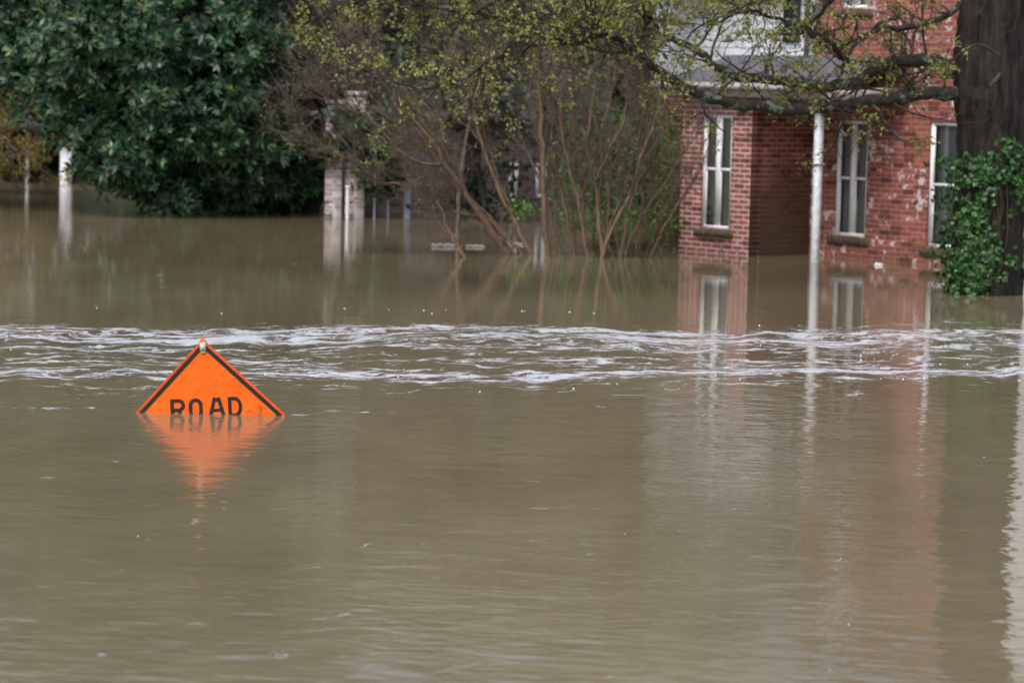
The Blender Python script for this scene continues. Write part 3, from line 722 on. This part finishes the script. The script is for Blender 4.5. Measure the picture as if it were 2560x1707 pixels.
shrub('leaning_shrub', onwater(1290, 645), 'bare multi stemmed tree leaning left out of the flood, tan bark and brown twigs', 'tree', [
    ([(1282, 655), (1230, 580), (1180, 510), (1120, 420), (1075, 350), (1020, 285), (960, 210), (900, 130)], Ys, 39.2, .062, .016),
    ([(1335, 650), (1300, 580), (1262, 510), (1220, 400), (1190, 310), (1182, 240), (1150, 170), (1090, 90)], Ys+.3, 40.5, .044, .012),
    ([(1255, 600), (1200, 545), (1130, 525), (1060, 480), (1000, 462), (950, 455), (900, 415), (850, 388), (790, 375), (740, 330)], Ys, 39.4, .028, .006),
    ([(1115, 415), (1050, 405), (990, 370), (940, 310), (880, 275), (830, 262), (790, 220)], 39.8, 39, .026, .008),
    ([(1190, 510), (1140, 470), (1100, 420), (1080, 380), (1040, 320)], 40.0, 40.6, .02, .008),
    ([(1165, 645), (1140, 600), (1115, 560), (1100, 530)], 39.9, 39.8, .02, .006),
    ([(1310, 645), (1240, 560), (1160, 480), (1080, 450), (1010, 400)], 40.6, 41.0, .022, .006),
    ([(1185, 250), (1210, 190), (1240, 120), (1260, 40)], 40.3, 40.6, .022, .010),
    ], spawn=20, sl=.72, kids=5, lean=(-.35, 0, .9), budcol=budm, keep=.04, f0=.5)
shrub('upright_shrub', onwater(1430, 652), 'clump of slender upright tan stems rising from the water beside the brick house', 'tree', [
    ([(1368, 650), (1362, 560), (1358, 450), (1355, 340), (1350, 240), (1335, 130), (1320, 20)], Ys, 40, .055, .022),
    ([(1400, 650), (1392, 560), (1385, 450), (1378, 330), (1390, 210), (1400, 90)], Ys+.4, 40.9, .030, .010),
    ([(1440, 650), (1420, 560), (1400, 460), (1375, 340), (1370, 240)], Ys+.2, 40.1, .030, .010),
    ([(1472, 655), (1455, 560), (1430, 440), (1405, 330), (1395, 220), (1370, 100)], Ys, 39.8, .040, .012),
    ([(1505, 655), (1500, 570), (1490, 470), (1470, 380), (1480, 260), (1500, 150)], Ys, 40.3, .042, .012),
    ([(1500, 655), (1540, 550), (1580, 480), (1600, 400), (1640, 300), (1660, 210)], Ys-.2, 39.8, .034, .010),
    ([(1550, 652), (1565, 560), (1590, 470), (1640, 360), (1700, 260)], Ys+.2, 40.3, .034, .008),
    ([(1560, 652), (1580, 590), (1620, 520), (1680, 430), (1740, 340)], Ys+.1, 40.0, .026, .007),
    ([(1590, 648), (1600, 560), (1610, 470), (1600, 340), (1610, 240)], Ys+.4, 40.9, .028, .008),
    ([(1625, 645), (1660, 570), (1710, 490), (1760, 400), (1800, 300)], Ys+.2, 39.8, .024, .006),
    ([(1490, 450), (1520, 380), (1560, 300), (1570, 200), (1560, 100)], 40.2, 40.2, .022, .008),
    ([(1425, 640), (1440, 560), (1460, 470), (1500, 400), (1540, 330)], 40.6, 40.8, .018, .007),
    ([(1535, 640), (1510, 560), (1530, 450), (1520, 330), (1510, 250)], 40.6, 41.0, .020, .007),
    ], spawn=13, sl=.62, kids=5, lean=(.1, 0, .9), budcol=budm, keep=.03)
shrub('small_shrub', onwater(1810, 650), 'short dark twigs poking out of the water in front of the left wing window', 'shrub', [
    ([(1812, 652), (1805, 625), (1795, 608), (1790, 590)], 40.3, 40.3, .012, .003), ([(1800, 628), (1818, 612), (1824, 600)], 40.3, 40.3, .008, .003),
    ([(1850, 650), (1845, 630), (1838, 618)], 40.2, 40.2, .008, .003), ([(1848, 640), (1862, 622)], 40.2, 40.2, .006, .002)], spawn=0, sl=.12, kids=2, levels=1)
shrub('small_shrub', onwater(1150, 640), 'dark forked dead branch sticking out of the water left of the leaning tree', 'branch', [
    ([(1160, 642), (1135, 600), (1112, 555), (1095, 500)], 39.5, 39.6, .024, .010), ([(1122, 590), (1098, 560), (1080, 530)], 39.5, 39.4, .012, .004),
    ([(1140, 610), (1100, 580), (1070, 555)], 39.5, 39.4, .010, .003)], spawn=0, sl=.2, kids=3, levels=1)

# ---------------------------------------------------------------- leafy masses built from lobes
def lobes_pts(lobes, per_m2, shell=(.72, 1.0), frontonly=True):
    C_, O_ = [], []
    for (px, py, rx, ry, Y, rd) in lobes:
        c = at(px, py, Y); k = Y/FPX; a, b, e = rx*k, rd, ry*k
        n_ = int(per_m2*4*math.pi*((((a*b)**1.6+(a*e)**1.6+(b*e)**1.6)/3)**(1/1.6)))
        d = sphere_dirs(n_)
        if frontonly: d[:, 1] = np.where((d[:, 1] > .35) & (rng.random(n_) < .8), -d[:, 1], d[:, 1])
        s_ = rng.uniform(*shell, n_)[:, None]
        wob = 1+.16*np.sin(d[:, 0:1]*7+px)+.16*np.sin(d[:, 2:3]*8+py)+.10*np.sin(d[:, 0:1]*17+d[:, 2:3]*13+px)
        p = c+d*np.array([a, b, e])*s_*wob; keep = p[:, 2] > .02
        C_.append(p[keep]); O_.append(d[keep])
    return np.concatenate(C_), np.concatenate(O_)
def whorls(g, C_, O_, n, L, Wd):
    """rosettes of leaves facing outwards"""
    m_ = len(C_); ax = nrm(O_+rng.normal(0, .45, (m_, 3))+np.array([0, -.35, .25]))
    a = nrm(np.cross(ax, sphere_dirs(m_))); b = np.cross(ax, a)
    for k in range(n):
        th = 2*math.pi*k/n+rng.normal(0, .25, m_); el = rng.uniform(.05, .75, m_)
        D = (a*np.cos(th)[:, None]+b*np.sin(th)[:, None])*np.cos(el)[:, None]+ax*np.sin(el)[:, None]; D[:, 2] -= .15
        g.leaves(C_, D, ax, L*rng.uniform(.7, 1.2, m_), Wd*rng.uniform(.8, 1.2, m_), -.06)
def leafy_tree(name, base, label, cat, lobes, per, leafm, L, Wd, trunks, bark, group=None, mode='whorl', nleaf=7, branch=True):
    root = thing(name, base, label, cat, group)
    C_, O_ = lobes_pts(lobes, per); g = G()
    if mode == 'whorl': whorls(g, C_, O_, nleaf, L, Wd)
    else: cluster_leaves(g, C_, nleaf, L*.8, L, Wd, O_, .1)
    C2, O2 = lobes_pts(lobes, per*.5, (.25, .7)); cluster_leaves(g, C2, 4, L, L*1.2, Wd*1.4, O2, .1)
    build('crown', g, leafm, root)
    g = G()
    for (pts, Y, r0, r1) in trunks:
        P = path(pts, Y, .02, 4); g.tube(P, np.linspace(r0, r1, len(P)), 12, .05)
    build('trunk', g, bark, root, smooth=True)
    if branch:
        g = G(); P0 = path(trunks[0][0], trunks[0][1], 0, 4)
        for (px, py, rx, ry, Y, rd) in lobes:
            c = at(px, py, Y); q = P0[int(len(P0)*rng.uniform(.35, .95))]; mid = (q+c)/2+rng.normal(0, .25, 3); g.tube([q, mid, c], [.08, .05, .02], 6)
            for _ in range(7):
                e_ = c+sphere_dirs(1)[0]*np.array([rx*Y/FPX, rd, ry*Y/FPX])*.9
                if e_[2] > .1: g.tube([mid, (mid+e_)/2+rng.normal(0, .12, 3), e_], [.03, .018, .006], 4)
        build('branches', g, bark, root)
    return root
darkbark = barkmat('dark_damp_bark', (.012, .011, .010), (.035, .030, .026), None, .5, 5, .3)
magm = leafmat('glossy_magnolia_leaf', [(0, (.005, .019, .009)), (.5, (.012, .042, .019)), (.8, (.032, .095, .038)), (.95, (.080, .185, .065)), (1, (.16, .14, .03))], .40, .12, .4)
leafy_tree('magnolia_tree', onwater(690, 535), 'huge dark glossy evergreen sweeping down to the water at left', 'tree',
    [(40, 20, 260, 200, 50, 1.6), (300, 90, 260, 220, 49, 1.9), (540, 120, 230, 220, 49.5, 1.7), (430, 300, 220, 150, 49, 1.5), (620, 330, 150, 140, 50, 1.2), (480, 430, 170, 80, 50, 1.2), (610, 455, 160, 75, 50.5, 1.1),
     (240, 300, 130, 100, 48.8, 1.1), (290, 400, 100, 60, 48.6, .9), (330, 440, 85, 45, 48.6, .6), (260, 420, 50, 40, 48.6, .5), (420, 490, 90, 40, 49, .6), (150, 190, 150, 110, 49, 1.1), (740, 330, 60, 70, 51.5, .7), (730, 445, 60, 85, 51.6, .6), (680, 160, 120, 170, 50.5, 1.2), (880, 330, 70, 110, 53.5, .8), (800, 215, 90, 90, 53.5, .8), (870, 310, 45, 40, 49.6, .4), (828, 372, 30, 34, 49.8, .3), (930, 400, 40, 65, 49.8, .5), (960, 430, 50, 60, 50.3, .4), (930, 330, 70, 60, 50.2, .5),
     (400, -260, 420, 240, 50.5, 2.6), (-60, -220, 350, 240, 51, 2.6), (150, -650, 450, 300, 51, 2.8), (600, -620, 380, 300, 51, 2.6), (-200, 120, 200, 180, 50, 1.4)],
    22, magm, .165, .058, [([(650, 545), (645, 470), (640, 380), (600, 250), (520, 50), (420, -300), (350, -800)], np.linspace(51, 51, 7), .34, .08),
                            ([(768, 545), (790, 490), (805, 420), (800, 330), (790, 200)], np.linspace(51.6, 52, 5), .17, .08), ([(700, 545), (690, 450), (720, 330)], [51.4]*3, .2, .1)], darkbark)

woodm = leafmat('dark_wood_leaf', [(0, (.012, .024, .013)), (.5, (.028, .050, .024)), (.85, (.052, .080, .034)), (1, (.09, .095, .045))], .6, .2)
woodb = leafmat('brown_olive_leaf', [(0, (.08, .068, .060)), (.5, (.16, .14, .12)), (.85, (.24, .22, .16)), (1, (.30, .31, .15))], .7, .3)
greenm = leafmat('fresh_green_leaf', [(0, (.06, .12, .025)), (.5, (.13, .25, .05)), (.9, (.21, .38, .08)), (1, (.28, .42, .11))], .5, .45)
wood = [(-260, 66, 0), (120, 70, 1), (560, 64, 0), (930, 60, 1), (1150, 63, 1), (1420, 58, 1), (1640, 62, 1), (1900, 66, 0), (2250, 64, 1), (2650, 60, 0), (1280, 72, 1), (800, 74, 1), (350, 76, 0), (1750, 75, 0), (2450, 76, 1)]
desc = ['far left, behind the carport', 'behind the evergreen and the white column', 'behind the middle of the evergreen', 'behind the pale brick pillars', 'above the sunken brick cottage', 'behind the upright stems',
        'behind the left wing of the brick house', 'over the white siding of the house', 'behind the brick house roof', 'beyond the white clapboard house', 'farthest back between the cottage and the stems', 'far back left of the cottage', 'far back behind the evergreen', 'far back behind the brick house siding', 'far back at the right end']
for i, (px, Y, k) in enumerate(wood):
    L_ = []
    for q in range(9):
        L_.append((px+rng.uniform(-170, 170), rng.uniform(-330, 330) if q < 7 else rng.uniform(-650, -350), rng.uniform(120, 210), rng.uniform(110, 210), Y+rng.uniform(-1.5, 1.5), rng.uniform(1.3, 2.2)))
    L_.append((px+rng.uniform(-60, 60), 380, 190, 110, Y-1, 1.6))
    zt = at(px, 480, Y); zt[2] = 0
    leafy_tree('woodland_tree', zt, ('dark leafy tree ' if k == 0 else 'brownish half bare tree ')+desc[i], 'tree', L_, 5.5, woodb if k else woodm, .20, .12, [([(px+10, 520), (px, 300), (px-15, 0), (px, -400), (px+5, -800)], [Y]*5, .22, .05)], darkbark, 'trees in the wood behind', 'cluster', 6, False)

crownm = leafmat('spring_crown_leaf', [(0, (.10, .095, .04)), (.5, (.19, .185, .065)), (1, (.30, .30, .10))], .6, .3)
for px, Y, d_, ls in ((1600, 43.2, 'slender budding olive tree between the upright stems and the white siding', [(1610, 70, 60, 110), (1570, -90, 110, 130), (1690, -60, 60, 90), (1500, 60, 90, 100)]),
                      (1180, 50.5, 'tall budding olive tree rising behind the leaning tree', [(1180, -200, 260, 150), (1050, -420, 260, 170), (1300, -560, 260, 180), (1150, -760, 240, 150), (900, -250, 200, 150)]),
                      (1650, 50, 'tall budding olive tree behind the left wing and the white siding', [(1560, -230, 200, 150), (1760, -330, 220, 150), (1600, -480, 240, 170), (1800, -620, 220, 150), (1650, -780, 240, 140), (1500, -640, 200, 140)]),
                      (640, 60, 'tall budding olive tree behind the dark evergreen', [(560, -560, 260, 180), (800, -480, 220, 160), (300, -700, 260, 180), (0, -600, 280, 200), (700, -800, 240, 150)])):
    zt = at(px, 480, Y); zt[2] = 0
    leafy_tree('budding_tree', zt, d_, 'tree', [(a, b, c, e, Y+rng.uniform(-1, 1), min(1.5, c*.006)) for a, b, c, e in ls], 4.5 if Y > 45 else 9, crownm, .13, .08, [([(px, 520), (px, 200), (px-15, -200), (px, -600)], [Y]*4, .16, .05)], darkbark, 'budding trees behind', 'cluster', 5)

# bright green bush behind the stems
leafy_tree('green_bush', onwater(1530, 616), 'bright green leafy bush behind the upright stems and beside the brick house', 'bush',
    [(1440, 470, 75, 110, 43, .5), (1530, 430, 80, 120, 43, .5), (1620, 450, 70, 120, 42.6, .4), (1490, 330, 80, 80, 43, .6), (1600, 320, 80, 80, 42.8, .5), (1450, 560, 70, 45, 42.6, .4), (1560, 560, 90, 50, 42.4, .4), (1660, 560, 40, 55, 42.3, .3), (1665, 420, 35, 90, 42.4, .3), (1675, 320, 30, 90, 42.8, .3), (1660, 500, 38, 80, 42.5, .3), (1640, 380, 40, 90, 42.6, .3), (1300, 520, 50, 20, 44, .3)],
    30, greenm, .062, .036, [([(1530, 610), (1530, 500), (1535, 380)], [43]*3, .03, .01)], darkbark, None, 'cluster', 4, False)
leafy_tree('evergreen_shrub', onwater(1230, 570), 'dark leafy shrub growing in front of the sunken cottage behind the leaning tree', 'shrub',
    [(1240, 505, 90, 42, 50, .5), (1150, 470, 60, 60, 50.5, .5), (1060, 200, 110, 90, 49, .7), (1200, 235, 110, 60, 49, .6), (990, 330, 60, 70, 49.5, .5), (1330, 300, 90, 60, 49, .6), (1290, 420, 50, 30, 50.2, .4), (1080, 130, 160, 90, 49.5, .7), (1300, 150, 150, 90, 49.5, .7)],
    11, woodm, .14, .07, [([(1225, 580), (1200, 450), (1150, 300), (1090, 180)], [49.6]*4, .07, .03)], darkbark, None, 'cluster', 4, False)
leafy_tree('hazel_tree', onwater(1140, 590), 'thin brownish tree with dead leaves between the leaning tree and the cottage', 'tree',
    [(1000, 230, 110, 90, 46, .7), (1330, 230, 110, 90, 46.5, .7), (1180, 180, 180, 100, 46.5, .8), (920, 180, 130, 100, 46.5, .8), (1420, 160, 130, 110, 46.5, .8)],
    3.5, woodb, .08, .045, [([(1145, 600), (1150, 450), (1170, 300), (1180, 150)], [46]*4, .035, .015)], twb, None, 'cluster', 4, False)
# weeds against the brick wall
leafy_tree('weeds', onwater(2290, 660), 'thin pale green weeds growing against the brick wall left of the ivy', 'plant',
    [(2300, 625, 75, 22, 38.9, .15), (2360, 610, 40, 35, 38, .15), (2240, 648, 50, 12, 39.0, .12), (2340, 655, 60, 12, 38.2, .12), (2370, 540, 22, 60, 37.2, .12)],
    70, leafmat('pale_weed_leaf', [(0, (.05, .08, .02)), (1, (.13, .18, .05))], .6, .4), .035, .014, [([(2330, 670), (2320, 620), (2300, 590)], [38.6]*3, .006, .003)], myrtle, None, 'cluster', 3, False)

# budding tree at the left edge
def left_tree():
    root = thing('budding_tree', onwater(-260, 470), 'budding tree at the left edge with hanging orange yellow catkins', 'tree')
    g = G(); tips = []
    P = path([(-260, 480), (-255, 300), (-230, 100), (-200, -100)], 57.5, .02, 4); g.tube(P, np.linspace(.22, .1, len(P)), 10, .05); build('trunk', g, darkbark, root, smooth=True)
    g = G()
    for pts in ([(-240, 150), (-120, 170), (0, 220), (80, 290), (150, 370)], [(-240, 220), (-120, 270), (-10, 330), (70, 390), (110, 430)], [(-250, 280), (-130, 330), (-20, 370), (30, 420)], [(-230, 100), (-60, 130), (80, 200), (190, 290), (240, 380)]):
        P = path(pts, np.linspace(57, 56, len(pts)), .03, 4); g.tube(P, np.linspace(.06, .01, len(P)), 6)
        for _ in range(20):
            i = int(rng.uniform(.25, 1)*(len(P)-2)); grow(g, tips, P[i], rng.normal(0, .7, 3)+np.array([.3, 0, -.35]), rng.uniform(.4, .9), .012, 0, 2, 4, .6, .15, np.array([0, 0, -.05]))
    build('branches', g, twb, root)
    T = np.array(tips); T = T[T[:, 2] > .25]; T = T[rng.random(len(T)) < .24]; g = G(); cluster_leaves(g, T, 6, .04, .06, .035, None, .6)
    build('catkins', g, leafmat('ochre_catkin', [(0, (.20, .15, .04)), (.5, (.36, .28, .07)), (1, (.48, .40, .11))], .7, .35), root)
left_tree()

# ---------------------------------------------------------------- sunken cottage in the middle distance
X = np.array([1.0, 0, 0]); Yv = np.array([0, 1.0, 0])
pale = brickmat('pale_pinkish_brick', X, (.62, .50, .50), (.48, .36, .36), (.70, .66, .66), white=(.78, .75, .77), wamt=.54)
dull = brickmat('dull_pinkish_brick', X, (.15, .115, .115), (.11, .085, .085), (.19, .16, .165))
O = at(945, 500, 53.0); O[2] = 0
root = thing('brick_cottage', O, 'low dull pink brick cottage half hidden behind the leaning tree', 'house')
Lc = (1345-945)*53/FPX
z_e = at(1180, 283, 53)[2]
hl = []
for (x0, x1) in ((1268, 1292), (1336, 1362)): hl.append(((x0-945)*53/FPX, (x1-945)*53/FPX+.02, .30, .95))
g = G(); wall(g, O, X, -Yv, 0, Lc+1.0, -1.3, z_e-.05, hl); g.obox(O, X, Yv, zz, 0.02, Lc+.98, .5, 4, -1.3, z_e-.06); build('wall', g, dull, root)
for h in hl: window(root, O, X, -Yv, *h, mull=False, sill=False)
g = G(); e = .3; zr = z_e+.9
for d in (0, .06): g.quad(O+X*-.3-Yv*e+zz*(z_e-d), O+X*(Lc+1.3)-Yv*e+zz*(z_e-d), O+X*(Lc+1.3)+Yv*2+zz*(zr-d), O+X*-.3+Yv*2+zz*(zr-d)); g.quad(O+X*-.3+Yv*4.3+zz*(z_e-d), O+X*(Lc+1.3)+Yv*4.3+zz*(z_e-d), O+X*(Lc+1.3)+Yv*2+zz*(zr-d), O+X*-.3+Yv*2+zz*(zr-d))
build('roof', g, plain('mossy_brown_roof', (.03, .028, .024), .9, .4, 6), root)
g = G(); g.obox(O, X, Yv, zz, -.3, Lc+1.3, -e-.03, -e-.005, z_e-.12, z_e+.01); build('fascia', g, plain('grey_fascia', (.12, .125, .14), .7), root)
# two pale brick pillars with a white pipe between
def pillar(px, wpx, ytop, label):
    b = onwater(px, 543); k = b[1]/FPX; w_ = wpx*k/2; zt = at(px, ytop, b[1])[2]
    root = thing('brick_pillar', b, label, 'pillar', 'pale brick pillars beside the evergreen')
    g = G(); g.obox(b, X, Yv, zz, -w_, w_, -w_, w_, -1.3, zt); build('shaft', g, pale, root)
    g = G(); g.obox(b, X, Yv, zz, -w_-.03, w_+.03, -w_-.03, w_+.03, zt+.002, zt+.08); build('cap', g, pale, root)
pillar(833, 42, 262, 'left of the two pale brick pillars, partly hidden by dark leaves')
pillar(886, 48, 240, 'right of the two pale brick pillars, nearer the cottage')
def pipe(px, wpx, ytop, ybot, label, mat, box=False):
    b = onwater(px, ybot); k = b[1]/FPX; zt = at(px, ytop, b[1])[2]; w_ = wpx*k/2
    r = thing('post', b, label, 'post', 'pale posts standing in the far water')
    g = G(); g.obox(b, X, Yv, zz, -w_, w_, -w_, w_, -1.3, zt) if box else g.tube([b-zz*1.3, b+zz*zt], w_, 10)
    build('shaft', g, mat, r)
    g = G(); g.obox(b, X, Yv, zz, -w_*1.35, w_*1.35, -w_*1.35, w_*1.35, zt+.002, zt+.04); build('cap', g, mat, r)
bluegrey = plain('blue_grey_paint', (.26, .30, .37), .6)
pipe(868, 9, 470, 546, 'thin white pipe standing between the two pale pillars', white)
pipe(936, 7, 500, 545, 'short grey post just right of the pale pillars', bluegrey)
pipe(970, 7, 505, 545, 'thin blue grey post second right of the pillars', bluegrey)
pipe(1018, 17, 455, 545, 'tall blue grey square post at the left end of the cottage', bluegrey, True)

# carport far left
b0 = onwater(165, 460); Yc = b0[1]
root = thing('carport', at(60, 455, Yc+2)*np.array([1, 1, 0]), 'dark open carport with a white column at the far left', 'carport')
k = Yc/FPX
g = G(); zt = at(165, 330, Yc)[2]; w_ = 27*k/2; g.obox(b0, X, Yv, zz, -w_, w_, -w_, w_, -1.3, zt); g.obox(b0, X, Yv, zz, -w_*1.25, w_*1.25, -w_*1.25, w_*1.25, zt-.25, zt-.02)
build('column', g, white, root)
g = G(); b1 = onwater(68, 458); g.tube([b1-zz, b1+zz*at(68, 330, b1[1])[2]], 4.5*k, 8); build('pipe', g, oldwhite, root)
g = G(); c0 = at(-260, 460, Yc+3.5); c1 = at(150, 460, Yc+3.5); g.obox(c0*np.array([1, 1, 0]), X, Yv, zz, 0, c1[0]-c0[0], 0, .2, -1.3, zt)
build('back_wall', g, plain('dark_blue_boards', (.022, .024, .045), .7, .2), root)
g = G(); g.obox(c0*np.array([1, 1, 0]), X, Yv, zz, -.2, c1[0]-c0[0]+.6, -4, .3, zt+.003, zt+.2); build('roof', g, plain('grey_felt', (.10, .10, .11), .8), root)

# ---------------------------------------------------------------- floating things
def floater(name, px, py, L_, W_, H_, ang, mat, label, cat, group=None):
    c = onwater(px, py); g = G(); K = 14; S = 10; a = R(ang); d = np.array([math.cos(a), math.sin(a), 0]); pts = []; rad = []
    for i in range(K+1):
        f = i/K*2-1; pts.append(c+d*f*L_/2+np.array([0, 0, H_*.25+.01*math.sin(i*1.9)])); rad.append(max(.003, W_/2*math.sqrt(max(0, 1-f**4))*(1+.15*math.sin(i*2.3))))
    g.tube(pts, rad, S, .04); return tag(build(name, g, mat, None, c*np.array([1, 1, 0]), True), label, cat, group)
driftm = plain('bleached_driftwood', (.34, .30, .28), .85, .35, 10, bump=.01)
floater('driftwood', 1118, 617, .48, .07, .06, 8, driftm, 'pale driftwood piece floating left of the leaning tree base', 'driftwood', 'driftwood')
floater('driftwood', 1188, 618, .30, .05, .05, -10, driftm, 'short driftwood piece floating in front of the leaning stems', 'driftwood', 'driftwood')
floater('driftwood', 1290, 612, .34, .04, .04, 4, driftm, 'thin driftwood stick floating behind the foot of the leaning tree', 'driftwood', 'driftwood')
floater('plastic_bottle', 2197, 664, .13, .06, .03, 20, white, 'small white plastic bottle floating by the brick wall', 'bottle')
# foam bubbles
g = G()
def bub(px, py, r):
    c = onwater(px, py); S = 8; V = []
    for k_, (rr, z) in enumerate(((1, 0), (.92, .45), (.6, .8), (.15, .98))):
        for j in range(S): th = j*2*math.pi/S; V.append(c+np.array([r*rr*math.cos(th), r*rr*math.sin(th), r*z]))
    fs = [[k_*S+j, k_*S+(j+1) % S, (k_+1)*S+(j+1) % S, (k_+1)*S+j] for k_ in range(3) for j in range(S)]; g.add(V, fs)
for _ in range(45):
    px = rng.uniform(0, 2560); py = rng.choice([rng.uniform(810, 980), rng.normal(776, 8), rng.uniform(860, 960)], p=[.5, .12, .38]); bub(px, py, rng.uniform(.003, .008))
for _ in range(22): bub(rng.uniform(2150, 2500), rng.uniform(850, 950), rng.uniform(.003, .009))
for _ in range(7): bub(rng.uniform(0, 2560), rng.uniform(960, 1680), rng.uniform(.002, .004))
for px, py in ((980, 772), (1056, 773), (1080, 776), (1320, 775), (1438, 778), (1304, 776), (1120, 776), (563, 779), (850, 772), (1905, 815)): bub(px+rng.normal(0, 12), py+rng.normal(0, 3), rng.uniform(.005, .009))
o = build('foam_bubbles', g, plain('foam_white', (.72, .73, .76), .35), smooth=True); o['kind'] = 'stuff'
